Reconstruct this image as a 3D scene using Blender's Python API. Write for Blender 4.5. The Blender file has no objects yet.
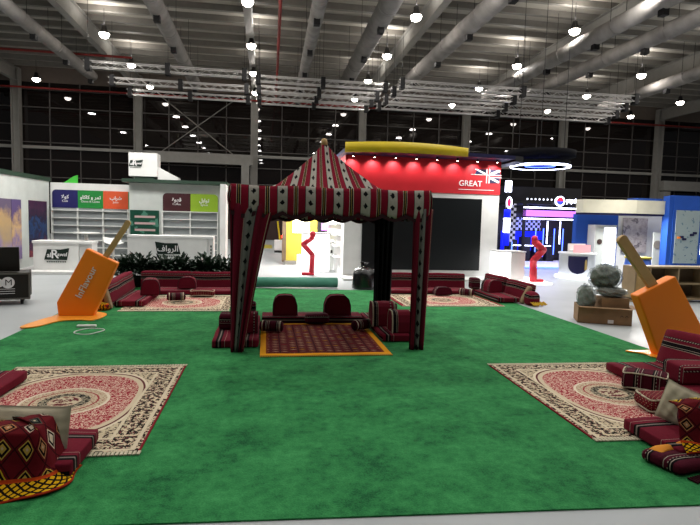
import bpy, math, random
from mathutils import Vector, Matrix
random.seed(7)
PI = math.pi
R = math.radians
S = bpy.context.scene
C = S.collection

# ---------------------------------------------------------------- materials
def lin(h):
    if isinstance(h, (tuple, list)): return (*h[:3], 1)
    h = h.lstrip('#')
    v = [int(h[i:i+2], 16) / 255 for i in (0, 2, 4)]
    return (*[((c + .055) / 1.055) ** 2.4 if c > .04045 else c / 12.92 for c in v], 1)

class X:
    """socket wrapper with arithmetic"""
    def __init__(s, nt, k): s.nt, s.k = nt, k
    def m(s, op, *a):
        n = s.nt.nodes.new('ShaderNodeMath'); n.operation = op
        for i, v in enumerate((s,) + a):
            if isinstance(v, X): s.nt.links.new(v.k, n.inputs[i])
            else: n.inputs[i].default_value = v
        return X(s.nt, n.outputs[0])
    def __add__(s, o): return s.m('ADD', o)
    def __sub__(s, o): return s.m('SUBTRACT', o)
    def __mul__(s, o): return s.m('MULTIPLY', o)
    def __truediv__(s, o): return s.m('DIVIDE', o)
    def abs(s): return s.m('ABSOLUTE')
    def fr(s): return s.m('FRACT')
    def fl(s): return s.m('FLOOR')
    def lt(s, o): return s.m('LESS_THAN', o)
    def gt(s, o): return s.m('GREATER_THAN', o)
    def mx(s, o): return s.m('MAXIMUM', o)
    def mn(s, o): return s.m('MINIMUM', o)
    def pw(s, o): return s.m('POWER', o)

class Mat:
    def __init__(s, name, rough=.6, spec=.3, metal=0, emis=None, es=0, col=None):
        s.m = bpy.data.materials.new(name); s.m.use_nodes = True
        s.nt = s.m.node_tree; s.b = s.nt.nodes['Principled BSDF']
        s.b.inputs['Roughness'].default_value = rough
        s.b.inputs['Specular IOR Level'].default_value = spec
        s.b.inputs['Metallic'].default_value = metal
        if col is not None: s.b.inputs['Base Color'].default_value = lin(col)
        if emis is not None:
            s.b.inputs['Emission Color'].default_value = lin(emis)
            s.b.inputs['Emission Strength'].default_value = es
    def new(s, t): return s.nt.nodes.new(t)
    def uv(s):
        n = s.new('ShaderNodeUVMap'); q = s.new('ShaderNodeSeparateXYZ')
        s.nt.links.new(n.outputs[0], q.inputs[0])
        return X(s.nt, q.outputs[0]), X(s.nt, q.outputs[1])
    def obj(s):
        n = s.new('ShaderNodeTexCoord'); return n.outputs['Object']
    def noise(s, scale, detail=3, vec=None, rough=.5):
        n = s.new('ShaderNodeTexNoise'); n.inputs['Scale'].default_value = scale
        n.inputs['Detail'].default_value = detail; n.inputs['Roughness'].default_value = rough
        s.nt.links.new(vec if vec is not None else s.obj(), n.inputs['Vector'])
        return X(s.nt, n.outputs['Fac'])
    def vec(s, *a):
        n = s.new('ShaderNodeCombineXYZ')
        for i, v in enumerate(a):
            if isinstance(v, X): s.nt.links.new(v.k, n.inputs[i])
            else: n.inputs[i].default_value = v
        return n.outputs[0]
    def rand(s, a, b):
        n = s.new('ShaderNodeTexWhiteNoise'); n.noise_dimensions = '2D'
        s.nt.links.new(s.vec(a, b, 0), n.inputs['Vector']); return X(s.nt, n.outputs['Value'])
    def ramp(s, f, stops, interp='CONSTANT'):
        n = s.new('ShaderNodeValToRGB'); r = n.color_ramp; r.interpolation = interp
        while len(r.elements) > 1: r.elements.remove(r.elements[-1])
        r.elements[0].position = stops[0][0]; r.elements[0].color = lin(stops[0][1])
        for p, c in stops[1:]:
            e = r.elements.new(p); e.color = lin(c)
        s.nt.links.new(f.k, n.inputs[0]); return n.outputs[0]
    def mix(s, f, a, b, mode='MIX'):
        n = s.new('ShaderNodeMix'); n.data_type = 'RGBA'; n.blend_type = mode
        if isinstance(f, X): s.nt.links.new(f.k, n.inputs[0])
        else: n.inputs[0].default_value = f
        for k, v in ((6, a), (7, b)):
            if isinstance(v, (str, tuple)): n.inputs[k].default_value = lin(v)
            else: s.nt.links.new(v, n.inputs[k])
        return n.outputs[2]
    def col(s, k): s.nt.links.new(k, s.b.inputs['Base Color']); return s
    def emit(s, k, st):
        s.nt.links.new(k, s.b.inputs['Emission Color']); s.b.inputs['Emission Strength'].default_value = st; return s
    def bump(s, h, strength=.3, dist=.01):
        n = s.new('ShaderNodeBump'); n.inputs['Strength'].default_value = strength
        n.inputs['Distance'].default_value = dist
        s.nt.links.new(h.k, n.inputs['Height']); s.nt.links.new(n.outputs[0], s.b.inputs['Normal']); return s

def mottled(name, c1, c2, scale, rough=.6, spec=.3, metal=0, bump=0):
    m = Mat(name, rough, spec, metal)
    n = m.noise(scale, 4)
    m.col(m.ramp(n, [(.3, c1), (.7, c2)], 'LINEAR'))
    if bump: m.bump(m.noise(scale * 6, 3), bump, .005)
    return m.m
def flat(name, c, rough=.5, spec=.3, metal=0, var=.06):
    """plain colour with slight unevenness"""
    m = Mat(name, rough, spec, metal)
    n = m.noise(3.0, 3)
    l = lin(c)
    m.col(m.ramp(n, [(.3, tuple(v * (1 - var) for v in l[:3])), (.7, tuple(min(1, v * (1 + var)) for v in l[:3]))], 'LINEAR'))
    return m.m
def glow(name, c, st): return Mat(name, .5, .1, 0, c, st, c).m

M = {}
M['white'] = flat('white_laminate', '#d2d4d1', .35)
M['white2'] = flat('white_panel', '#d4d5d3', .5)
M['gwall'] = flat('grey_white_wall', '#b9bfbb', .6)
M['shelfpanel'] = flat('grey_shelf_panel', '#8d9395', .6)
M['floor'] = mottled('hall_floor', '#92989a', '#a3a8a9', .6, .45, .3)
M['steel'] = flat('painted_steel', '#76746f', .5)
M['steel_lt'] = flat('painted_steel_light', '#8d8b85', .5)
M['mullion'] = flat('mullion', '#56524f', .5)
M['alu'] = flat('aluminium', '#c9c6c2', .4, .5, .3)
M['galv'] = mottled('galvanised_duct', '#77736f', '#918d88', 1.5, .7, .25, .0)
M['dark'] = flat('dark_metal', '#1c1b1c', .5)
M['black'] = flat('matte_black', '#0b0b0e', .9, .1)
M['redpipe'] = flat('red_pipe', '#8a2c28', .5)
M['lamp'] = glow('lamp_lens', '#fff4ea', 40)
M['ceil'] = None
m = Mat('ceiling_sheet', .7, .2)
n = m.noise(.25, 3)
M['ceil'] = m.col(m.ramp(n, [(.3, '#a39d92'), (.7, '#b5afa3')], 'LINEAR')).m
M['purlin'] = flat('purlin', '#7d7972', .6)
M['glass'] = Mat('night_glass', .02, .5, 0, None, 0, (.012, .009, .008)).m
M['navy'] = flat('navy', '#14143c', .5)
M['yellow'] = flat('yellow_fascia', '#b59f14', .5)
M['yellow2'] = flat('yellow_wall', '#aa9c3a', .5)
M['red'] = flat('red_panel', '#a8141f', .6)
M['screen'] = Mat('dark_screen', .35, .3, 0, None, 0, '#0a0e10').m
M['figred'] = flat('red_lacquer', '#c22a3a', .5)
M['orange'] = mottled('orange_paint', '#ea7812', '#f28618', .8, .4, .3)
M['orange_side'] = M['orange']
M['melt'] = flat('melted_orange', '#f0992c', .3, .4)
M['wood'] = mottled('pale_wood', '#a88a58', '#bb9c68', 4, .6)
M['ply'] = mottled('plywood', '#8c7a5e', '#a08c6c', 3, .6)
M['plydark'] = mottled('plywood_inside', '#5a4c3c', '#6a5a46', 3, .7)
M['card'] = mottled('cardboard', '#7c6247', '#8d7152', 5, .8)
M['gtext'] = flat('white_lettering', '#d8d8d8', .5)
M['gdark'] = flat('dark_green_ink', '#0d2018', .5)
M['fasciag'] = flat('green_fascia', '#24382c', .5)
M['rollg'] = mottled('teal_carpet_back', '#43806c', '#5a9683', 3, .8)
M['leaf'] = mottled('leaf', '#0c1c12', '#1e3a26', 3, .5)
M['pot'] = flat('dark_planter', '#33211c', .6)
M['beige'] = mottled('beige_cotton', '#a59c86', '#bbb29b', 5, .85, .1, 0, .2)
M['khaki'] = flat('khaki_cloth', '#7c6a50', .9)
M['case'] = flat('flight_case_laminate', '#15140f', .5)
M['bluew'] = flat('blue_panel', '#1f4aa0', .5)
M['beigefascia'] = flat('beige_fascia', '#c6c3b0', .5)
M['led'] = glow('white_led', '#dfe4ff', 9)
M['ledw'] = glow('white_led_soft', '#e8ecff', 3)
M['ledb'] = glow('blue_led', '#4a66ff', 5)
M['ledbs'] = glow('blue_led_soft', '#1420d8', 1.0)
M['ledp'] = glow('pink_led', '#b06ae0', 1.6)
M['redlamp'] = glow('red_beacon', '#ff2a1a', 12)
M['spotlens'] = glow('spot_lens', '#fff2e6', 25)
M['lightbox'] = glow('lightbox', '#fff6d8', 6)
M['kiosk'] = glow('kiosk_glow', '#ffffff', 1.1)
M['cable'] = flat('white_cable', '#cfd2cc', .5)
M['purple'] = flat('dark_hall_wall', '#3a2b27', .8)
M['annexe'] = flat('brown_band', '#6f645b', .7)

# green carpet
m = Mat('green_carpet', .95, .08)
a = m.noise(2.2, 5, None, .65); b = m.noise(90, 2); c = m.noise(14, 4, None, .7)
f = a * .5 + c * .35 + b * .25
m.col(m.ramp(f, [(.40, '#15482a'), (.49, '#236438'), (.60, '#317a45'), (.75, '#429055')], 'LINEAR'))
m.bump(b, .5, .01)
M['green'] = m.m

# sadu woven stripes (u across the weave)
def sadu(name, period, stops, ticks=True, dark=1.0):
    m = Mat(name, .9, .08)
    u, v = m.uv()
    k = m.ramp((u / period + 50.0).fr(), stops)
    if ticks:
        # small cream dashes along one line of the weave
        uu = ((u / period + 50.0).fr() - .66).abs().lt(.02)
        vv = (v * 28.0).fr().lt(.45)
        k = m.mix(uu * vv, k, '#9a9484')
    nz = m.noise(60, 2)
    k = m.mix(nz * .35, k, '#14060a', 'MIX')
    m.col(k).bump(nz, .4, .004)
    return m.m
MAR, BLK, CRM, DRK = '#6a1828', '#0f0a0c', '#a09688', '#3c0f1c'
M['sadu'] = sadu('sadu_maroon', .30, [(0, MAR), (.28, CRM), (.295, BLK), (.345, CRM), (.36, BLK), (.50, CRM), (.515, MAR), (.62, DRK), (.70, MAR)])
M['sadu_mat'] = sadu('sadu_mat', .34, [(0, MAR), (.30, BLK), (.38, '#7a7068'), (.43, BLK), (.50, MAR), (.62, CRM), (.632, MAR)], False)
M['sadu_dark'] = sadu('sadu_dark', .16, [(0, '#481020'), (.42, BLK), (.52, CRM), (.56, BLK), (.64, '#481020'), (.82, CRM), (.85, '#3a0c18')], True)
M['sadu_side'] = sadu('sadu_edge', .09, [(0, '#2c0a12'), (.55, BLK), (.8, CRM), (.86, '#2c0a12')], False)

# ornate dark red cushion cloth
m = Mat('ornate_red', .9, .1)
u, v = m.uv()
a = (u * 22.0 + v * 22.0 + 200.0).fr(); b = (u * 22.0 - v * 22.0 + 200.0).fr()
d = (a - .5).abs().mx((b - .5).abs())
n = m.noise(55, 3)
k = m.ramp(d + n * .25 - .12, [(0, '#a08468'), (.14, '#5c1420'), (.36, '#1c0a0c'), (.44, '#7c1c26')])
M['ornate'] = m.col(k).m

# persian rug, UV in metres about its centre, half width .86, half length 1.09
def persian(name, hw, hl):
    m = Mat(name, .95, .08)
    u, v = m.uv()
    n1 = m.noise(26, 3, m.vec(u, v, 0), .7); n2 = m.noise(60, 2, m.vec(u, v, 3.0)); n3 = m.noise(18, 2, m.vec(u, v, 7.0))
    ax = u.abs() / hw; ay = v.abs() / hl
    edge = (u.abs() * -1.0 + hw).mn(v.abs() * -1.0 + hl)          # distance to the border in metres
    # field limit: rounded shape
    fx = u.abs() / (hw - .27); fy = v.abs() / (hl - .29)
    sup = (fx.pw(2.6) + fy.pw(2.6)).pw(1 / 2.6)
    med = ((u / .36).pw(2.0) + (v / .36).pw(2.0)).pw(.5)
    vine = (n1 - .5).abs().lt(.035)
    vine2 = n2.gt(.56)
    border = m.mix(n1.gt(.49), '#c4b699', '#1c1814')
    border = m.mix(n2.gt(.62), border, '#8c4048')
    field = m.mix((n1 - .52).abs().lt(.032), '#8a1a2c', '#d0b8a4')
    field = m.mix(n2.gt(.68), field, '#c0a690')
    spand = m.mix(n1.gt(.53), '#b8aa8e', '#3a2c28')
    spand = m.mix(n2.gt(.63), spand, '#c2b69c')
    k = m.mix(sup.lt(1.09), spand, '#cbbfa6')
    k = m.mix(sup.lt(1.05), k, '#5a2a2c')
    k = m.mix(sup.lt(1.02), k, '#bcae94')
    k = m.mix(sup.lt(.95), k, field)
    k = m.mix(med.lt(1.0), k, m.mix(n2.gt(.55), '#b5a88e', '#8a5648'))
    k = m.mix((med - .97).abs().lt(.035), k, '#c9bda6')
    k = m.mix((med - .74).abs().lt(.02), k, '#8c3038')
    k = m.mix((med - .47).abs().lt(.10), k, m.mix(n1.gt(.50), '#1e1c1a', '#8c8470'))
    k = m.mix(med.lt(.3), k, m.mix(n3.gt(.5), '#b5a88e', '#5c2a2c'))
    inb = edge.lt(.25)
    k = m.mix(inb, k, border)
    k = m.mix((edge - .25).abs().lt(.012), k, '#c2b69c')
    k = m.mix((edge - .055).abs().lt(.014), k, '#c2b69c')
    k = m.mix(edge.lt(.014), k, '#7a1f28')
    k = m.mix(.04, k, '#241010')
    m.col(k).bump(n2, .3, .003)
    return m.m

# kilim with a yellow border, UV metres about the centre
m = Mat('kilim_floor', .95, .08)
u, v = m.uv()
cu = (u * 9.0 + 100.0).fr() - .5; cv = (v * 11.0 + 100.0).fr() - .5
rid = m.rand((u * 9.0 + 100.0).fl(), (v * 11.0 + 100.0).fl())
mot = (cv.abs() * 3.0 + cu.abs()).lt(.42)
k = m.mix(mot, '#4e0c14', m.ramp(rid, [(0, '#a88a6c'), (.4, '#8a6a50'), (.7, '#b08020'), (.88, '#7c1a1c')]))
lines = ((u * 4.5 + 100.0).fr() - .5).abs().lt(.03)
k = m.mix(lines, k, '#2c060a')
edge = (u.abs() * -1.0 + .80).mn(v.abs() * -1.0 + .95)
zig = ((u * 14.0 + v * 14.0 + 100.0).fr() - .5).abs() * .05
k = m.mix((edge - zig).lt(.085), k, m.mix((edge).lt(.07), '#6e3010', '#c98a10'))
M['kilim'] = m.col(k).m

# kilim throw with lozenges and a yellow latticed border at v < .16
def throw(name, bord):
    m = Mat(name, .95, .08)
    u, v = m.uv()
    A = u * 7.2 + v * 6.6 + 100.0; B = u * 7.2 - v * 6.6 + 100.0
    d = (A.fr() - .5).abs().mx((B.fr() - .5).abs())
    r = m.rand(A.fl(), B.fl())
    alt = (((A.fl() + B.fl()) * .5).fr()).lt(.25)
    loz = m.ramp(r, [(0, '#a88b3c'), (.2, '#b8a894'), (.4, '#3c463c'), (.55, '#b89a20'), (.7, '#a0704a'), (.85, '#7c5a5c')])
    ring = m.mix((d - .24).abs().lt(.06), loz, '#100a0a')
    ring = m.mix(d.lt(.06), ring, '#b09a80')
    base = m.mix(d.gt(.46), '#560f16', '#2c080c')
    k = m.mix(d.lt(.36) * alt, base, ring)
    # border
    c1 = (u * 20.0 + v * 20.0 + 100.0).fr() - .5; c2 = (u * 20.0 - v * 20.0 + 100.0).fr() - .5
    bd = m.mix(c1.abs().mx(c2.abs()).gt(.33), '#c89a10', '#1c120c')
    k = m.mix(v.lt(bord), k, bd)
    k = m.mix((v - bord).abs().lt(.012), k, '#a83a14')
    k = m.mix(v.lt(.018), k, '#8c2a14')
    m.col(k).bump(m.noise(80, 2), .4, .004)
    return m.m
M['throw'] = throw('kilim_throw', .15)

# canopy fabric: u along the valance in metres, v down
def tentfab(name, period, off=0.0, strong=1.0):
    m = Mat(name, .9, .08)
    u, v = m.uv()
    t = ((u + off) / period + 100.0).fr()
    Rr = '#7a1629'
    k = m.ramp(t, [(0, '#a6a298'), (.34, '#2a2426'), (.355, Rr), (.57, '#c2b8a0'), (.585, '#181214'), (.63, '#8c7440'), (.66, '#181214'), (.705, '#c2b8a0'), (.72, Rr), (.98, '#2a2426')])
    du = (t - .17).abs() / .13
    dv = ((v * 8.0 + 100.0).fr() - .5).abs() / .38
    nz = m.noise(45, 2) * .9
    mot = (du + dv + nz).lt(1.15)
    mot2 = t.lt(.34)
    k = m.mix(mot * mot2, k, '#141618')
    k = m.mix(m.noise(40, 2) * .25, k, '#100608')
    return m.col(k).m
M['tent'] = tentfab('tent_stripe', .34)
M['drape'] = None
m = Mat('tent_drape', .9, .08)
u, v = m.uv()
k = m.ramp(u, [(0, '#4c0f1c'), (.05, '#130c0e'), (.09, '#621526'), (.34, '#b2a890'), (.35, '#6e6e6a'), (.62, '#2a2426'), (.635, '#621526'), (.93, '#a2987a'), (.945, '#4c0f1c')])
dv = ((v * 6.5).fr() - .5).abs() / .34; du = (u - .48).abs() / .075
k = m.mix((du + dv + m.noise(30, 2) * .9).lt(1.25), k, '#141618')
M['drape'] = m.col(k).m
M['lining'] = flat('tent_lining', '#2c0f16', .9)

# ---------------------------------------------------------------- mesh helpers
class MB:
    def __init__(s): s.v = []; s.f = []; s.uv = []; s.mi = []
    def quad(s, pts, uvs=None, mi=0):
        i = len(s.v); s.v += [tuple(p) for p in pts]; s.f.append(tuple(range(i, i + len(pts))))
        s.uv.append(uvs or [(0, 0)] * len(pts)); s.mi.append(mi)
    def box(s, x0, x1, y0, y1, z0, z1, mi=0):
        v = [(x0, y0, z0), (x1, y0, z0), (x1, y1, z0), (x0, y1, z0), (x0, y0, z1), (x1, y0, z1), (x1, y1, z1), (x0, y1, z1)]
        i = len(s.v); s.v += v
        for f in ((0, 3, 2, 1), (4, 5, 6, 7), (0, 1, 5, 4), (1, 2, 6, 5), (2, 3, 7, 6), (3, 0, 4, 7)):
            s.f.append(tuple(i + k for k in f)); q = [v[k] for k in f]
            s.uv.append([(p[0] - x0 + p[1] - y0, p[2] - z0) if f not in ((0, 3, 2, 1), (4, 5, 6, 7)) else (p[0] - (x0 + x1) / 2, p[1] - (y0 + y1) / 2) for p in q])
            s.mi.append(mi)
    def prism(s, pts, axis, a, b, mi=0):
        """polygon in the plane normal to axis, from a to b"""
        def P(p, t): return {'y': (p[0], t, p[1]), 'z': (p[0], p[1], t), 'x': (t, p[0], p[1])}[axis]
        i = len(s.v); n = len(pts)
        s.v += [P(p, a) for p in pts] + [P(p, b) for p in pts]
        s.f.append(tuple(i + k for k in range(n))); s.uv.append([tuple(p) for p in pts]); s.mi.append(mi)
        s.f.append(tuple(i + n + k for k in reversed(range(n)))); s.uv.append([tuple(p) for p in reversed(pts)]); s.mi.append(mi)
        for k in range(n):
            j = (k + 1) % n
            s.f.append((i + k, i + n + k, i + n + j, i + j)); s.uv.append([(0, 0)] * 4); s.mi.append(mi)
    def tube(s, p, q, r, n=8, mi=0, r2=None):
        p, q = Vector(p), Vector(q); d = (q - p).normalized()
        a = d.orthogonal().normalized(); b = d.cross(a); i = len(s.v); r2 = r if r2 is None else r2
        for c, rr in ((p, r), (q, r2)):
            for k in range(n):
                t = 2 * PI * k / n; s.v.append(tuple(c + (a * math.cos(t) + b * math.sin(t)) * rr))
        for k in range(n):
            j = (k + 1) % n
            s.f.append((i + k, i + j, i + n + j, i + n + k)); s.uv.append([(k / n, 0), ((k + 1) / n, 0), ((k + 1) / n, 1), (k / n, 1)]); s.mi.append(mi)
        s.f.append(tuple(i + k for k in reversed(range(n)))); s.uv.append([(0, 0)] * n); s.mi.append(mi)
        s.f.append(tuple(i + n + k for k in range(n))); s.uv.append([(0, 0)] * n); s.mi.append(mi)
    def lathe(s, prof, n=24, mi=0, c=(0, 0), sx=1, sy=1, cap=True):
        i = len(s.v)
        for r, z in prof:
            for k in range(n):
                t = 2 * PI * k / n; s.v.append((c[0] + r * sx * math.cos(t), c[1] + r * sy * math.sin(t), z))
        for a in range(len(prof) - 1):
            for k in range(n):
                j = (k + 1) % n
                s.f.append((i + a * n + k, i + a * n + j, i + (a + 1) * n + j, i + (a + 1) * n + k)); s.uv.append([(0, 0)] * 4); s.mi.append(mi)
        if not cap: return
        if prof[0][0] > 0: s.f.append(tuple(i + k for k in reversed(range(n)))); s.uv.append([(0, 0)] * n); s.mi.append(mi)
        if prof[-1][0] > 0:
            o = i + (len(prof) - 1) * n
            s.f.append(tuple(o + k for k in range(n))); s.uv.append([(0, 0)] * n); s.mi.append(mi)
    def grid(s, fn, nu, nv, mi=0):
        """fn(a,b) -> (point, uv)"""
        i = len(s.v); uvs = []
        for b in range(nv + 1):
            for a in range(nu + 1):
                p, w = fn(a / nu, b / nv); s.v.append(tuple(p)); uvs.append(w)
        for b in range(nv):
            for a in range(nu):
                q = [b * (nu + 1) + a, b * (nu + 1) + a + 1, (b + 1) * (nu + 1) + a + 1, (b + 1) * (nu + 1) + a]
                s.f.append(tuple(i + k for k in q)); s.uv.append([uvs[k] for k in q]); s.mi.append(mi)
    def cushion(s, sx, sy, sz, r=.05, ax='y', puff=0, seg=10, c=(0, 0, 0), wob=0, mi=0):
        """soft box, base at z=c.z; UV: u across the weave (axis ax), wrapping over the edges"""
        hx, hy, hz = sx / 2, sy / 2, sz / 2; r = min(r, hx * .98, hy * .98, hz * .98)
        sd = random.random() * 9
        def face(o, du, dv, swap):
            def fn(a, b):
                p = Vector(o) + Vector(du) * a + Vector(dv) * b
                q = Vector((max(-hx + r, min(hx - r, p.x)), max(-hy + r, min(hy - r, p.y)), max(-hz + r, min(hz - r, p.z))))
                d = p - q
                w = q + d.normalized() * r if d.length > 1e-6 else p
                if puff:
                    k = puff * (1 - (w.x / hx) ** 2) * (1 - (w.y / hy) ** 2)
                    w.z *= 1 + k
                    k2 = puff * .3 * (1 - (w.z / hz / 1.6) ** 2)
                if wob:
                    w.z += wob * math.sin(w.x * 7 + sd) * math.sin(w.y * 6 + sd * 2) * (1 if w.z > 0 else .2)
                    w.x += wob * .6 * math.sin(w.y * 9 + sd); w.y += wob * .6 * math.sin(w.x * 8 + sd)
                if ax == 'y': uu, vv = p.y, p.x
                elif ax == 'x': uu, vv = p.x, p.y
                else: uu, vv = p.z, p.x + p.y
                if ax == 'z': uu += .056
                if ax in 'xy' and swap == ax: uu = uu + math.copysign(p.z - hz, 1)
                return (w.x + c[0], w.y + c[1], w.z + hz + c[2]), (uu, vv + (0 if swap == 'z' else p.z))
            s.grid(fn, seg, seg, mi)
        face((-hx, -hy, hz), (sx, 0, 0), (0, sy, 0), 'z'); face((-hx, hy, -hz), (sx, 0, 0), (0, -sy, 0), 'z')
        face((-hx, -hy, -hz), (sx, 0, 0), (0, 0, sz), 'y'); face((hx, hy, -hz), (-sx, 0, 0), (0, 0, sz), 'y')
        face((hx, -hy, -hz), (0, sy, 0), (0, 0, sz), 'x'); face((-hx, hy, -hz), (0, -sy, 0), (0, 0, sz), 'x')
    def build(s, name, mats, parent=None, smooth=False, bevel=0, merge=0, solid=0):
        me = bpy.data.meshes.new(name); me.from_pydata(s.v, [], s.f)
        uvl = me.uv_layers.new(name='UVMap'); k = 0
        for q in s.uv:
            for w in q: uvl.data[k].uv = w; k += 1
        if not isinstance(mats, (list, tuple)): mats = [mats]
        for mm in mats: me.materials.append(mm)
        for p, i in zip(me.polygons, s.mi): p.material_index = i; p.use_smooth = smooth
        if merge:
            import bmesh
            b = bmesh.new(); b.from_mesh(me); bmesh.ops.remove_doubles(b, verts=b.verts, dist=merge); b.to_mesh(me); b.free()
            for p in me.polygons: p.use_smooth = smooth
        me.update()
        o = bpy.data.objects.new(name, me); C.objects.link(o)
        if parent: o.parent = parent
        if bevel:
            w = o.modifiers.new('bevel', 'BEVEL'); w.width = bevel; w.segments = 2; w.limit_method = 'ANGLE'
        if solid:
            w = o.modifiers.new('solid', 'SOLIDIFY'); w.thickness = solid
        return o

def tag(o, label, cat, group=None, kind=None):
    o['label'] = label; o['category'] = cat
    if group: o['group'] = group
    if kind: o['kind'] = kind
    return o
def T(name, label, cat, loc=(0, 0, 0), rz=0, group=None):
    o = bpy.data.objects.new(name, None); C.objects.link(o); o.empty_display_size = .1
    o.location = loc; o.rotation_euler = (0, 0, rz); return tag(o, label, cat, group)
def struct(o): o['kind'] = 'structure'; return o
def bx(name, mat, parent, *b, bevel=0):
    m = MB(); m.box(*b); return m.build(name, mat, parent, bevel=bevel)
def text(body, size, loc, mat, parent, rot=(PI/2, 0, 0), name='lettering', ex=.004, align='CENTER', sx=1, weight=0):
    cu = bpy.data.curves.new(name, 'FONT'); cu.body = body; cu.size = size; cu.extrude = ex; cu.align_x = align; cu.align_y = 'CENTER'
    cu.offset = weight
    cu.materials.append(mat)
    tmp = bpy.data.objects.new(name, cu); me = bpy.data.meshes.new_from_object(tmp)
    bpy.data.objects.remove(tmp); bpy.data.curves.remove(cu)
    o = bpy.data.objects.new(name, me); C.objects.link(o); o.parent = parent; o.location = loc; o.rotation_euler = rot; o.scale = (sx, 1, 1)
    return o
def dup(root, loc, rz, label, group=None):
    r = root.copy(); C.objects.link(r); r.location = loc; r.rotation_euler = (0, 0, rz); r['label'] = label
    if group: r['group'] = group
    for ch in list(root.children):
        c = ch.copy(); C.objects.link(c); c.parent = r
        for g in ch.children:
            d = g.copy(); C.objects.link(d); d.parent = c
    return r

# ---------------------------------------------------------------- hall shell
X0, X1, YB, YF, ZC = -24.0, 44.0, -9.0, 44.0, 12.5
m = MB(); m.box(X0, X1, YB, YF + .6, -.2, 0); struct(m.build('floor', M['floor']))
m = MB(); m.box(X0, X1, YB, YF + .6, ZC, ZC + .15); struct(m.build('ceiling', M['ceil']))
m = MB()
y = 17.0
while y < YF:
    m.box(X0, X1, y - .12, y + .12, ZC - .3, ZC); y += 1.5
struct(m.build('ceiling_purlins', M['purlin']))
cols = [-18.7 - 8.75 * 0 + 8.8 * k for k in range(-0, 8)]
cols = [-18.4, -9.8, -1.0, 7.7, 16.6, 25.5, 34.8]
for cx in cols:                                    # roof girders in line with the facade columns
    m = MB(); m.box(cx - .18, cx + .18, 14, YF - .2, ZC - .34, ZC - .3); m.box(cx - .03, cx + .03, 14, YF - .2, ZC - 1.2, ZC - .3)
    m.box(cx - .18, cx + .18, 14, YF - .2, ZC - 1.24, ZC - 1.2)
    struct(m.build('roof_girder', M['steel_lt']))
    m = MB(); m.box(cx - .28, cx - .22, YF - .75, YF - .2, 0, ZC - .3); m.box(cx + .22, cx + .28, YF - .75, YF - .2, 0, ZC - .3)
    m.box(cx - .22, cx + .22, YF - .51, YF - .45, 0, ZC - .3)
    struct(m.build('facade_column', M['steel_lt']))
# band above the glazing
m = MB(); m.box(X0, X1, YF, YF + .3, 11.35, ZC); struct(m.build('wall_far', M['annexe']))
edges = [X0] + cols + [X1]
for k in range(len(edges) - 1):
    a, b = edges[k], edges[k + 1]
    m = MB(); n = max(1, round((b - a) / 2.2))
    for i in range(n + 1):
        x = a + (b - a) * i / n; m.box(x - .035, x + .035, YF - .08, YF + .02, 0, 11.35)
    for i in range(0, 9):
        z = .4 + i * 1.3; m.box(a, b, YF - .08, YF + .02, z - .035, z + .035)
    w = struct(m.build('window_%d' % (k + 1), M['mullion']))
    m = MB(); m.box(a, b, YF, YF + .03, 0, 11.35); m.build('glass', M['glass'], w)
# mid height horizontal beam and pale entrance portals
m = MB(); m.box(X0, X1, YF - .3, YF - .1, 6.4, 6.62); struct(m.build('trim_1', M['steel_lt']))
m = MB(); m.box(-8.9, -1.1, YF - 1.4, YF - .8, 5.7, 6.45); m.box(-1.95, -1.35, YF - 1.4, YF - .8, 0, 5.7); m.box(-8.9, -8.3, YF - 1.4, YF - .8, 0, 5.7)
struct(m.build('trim_2', M['steel_lt']))
m = MB(); m.box(34.9, 43, YF - 1.4, YF - .8, 5.0, 5.85); m.box(34.9, 35.6, YF - 1.4, YF - .8, 0, 4.9); struct(m.build('trim_3', M['steel_lt']))
for px, L in ((-18.4, 'thin red pipe running along the top of the glass wall'),):
    m = MB(); m.tube((X0, YF - .9, 10.75), (X1, YF - .9, 10.75), .07)
    tag(m.build('red_pipe', M['redpipe']), L, 'pipe')
m = MB(); m.tube((X0, 34, 10.9), (-8, 34, 10.9), .07); tag(m.build('red_pipe', M['redpipe']), 'red pipe crossing the ceiling at the far left', 'pipe')
m = MB(); m.tube((.45, 17, 11.1), (.65, 43, 11.1), .08)
tag(m.build('red_pipe', M['redpipe']), 'red sprinkler pipe running straight back under the ceiling', 'pipe')
m = MB()
for s in (-1, 1): m.tube((-5.4 - 3 * s, YF - .15, 6.4), (-5.4 + 3 * s, YF - .15, 11), .04)
tag(m.build('cross_brace', M['steel_lt']), 'crossed steel bracing rods on the glass wall left of centre', 'bracing')

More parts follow.
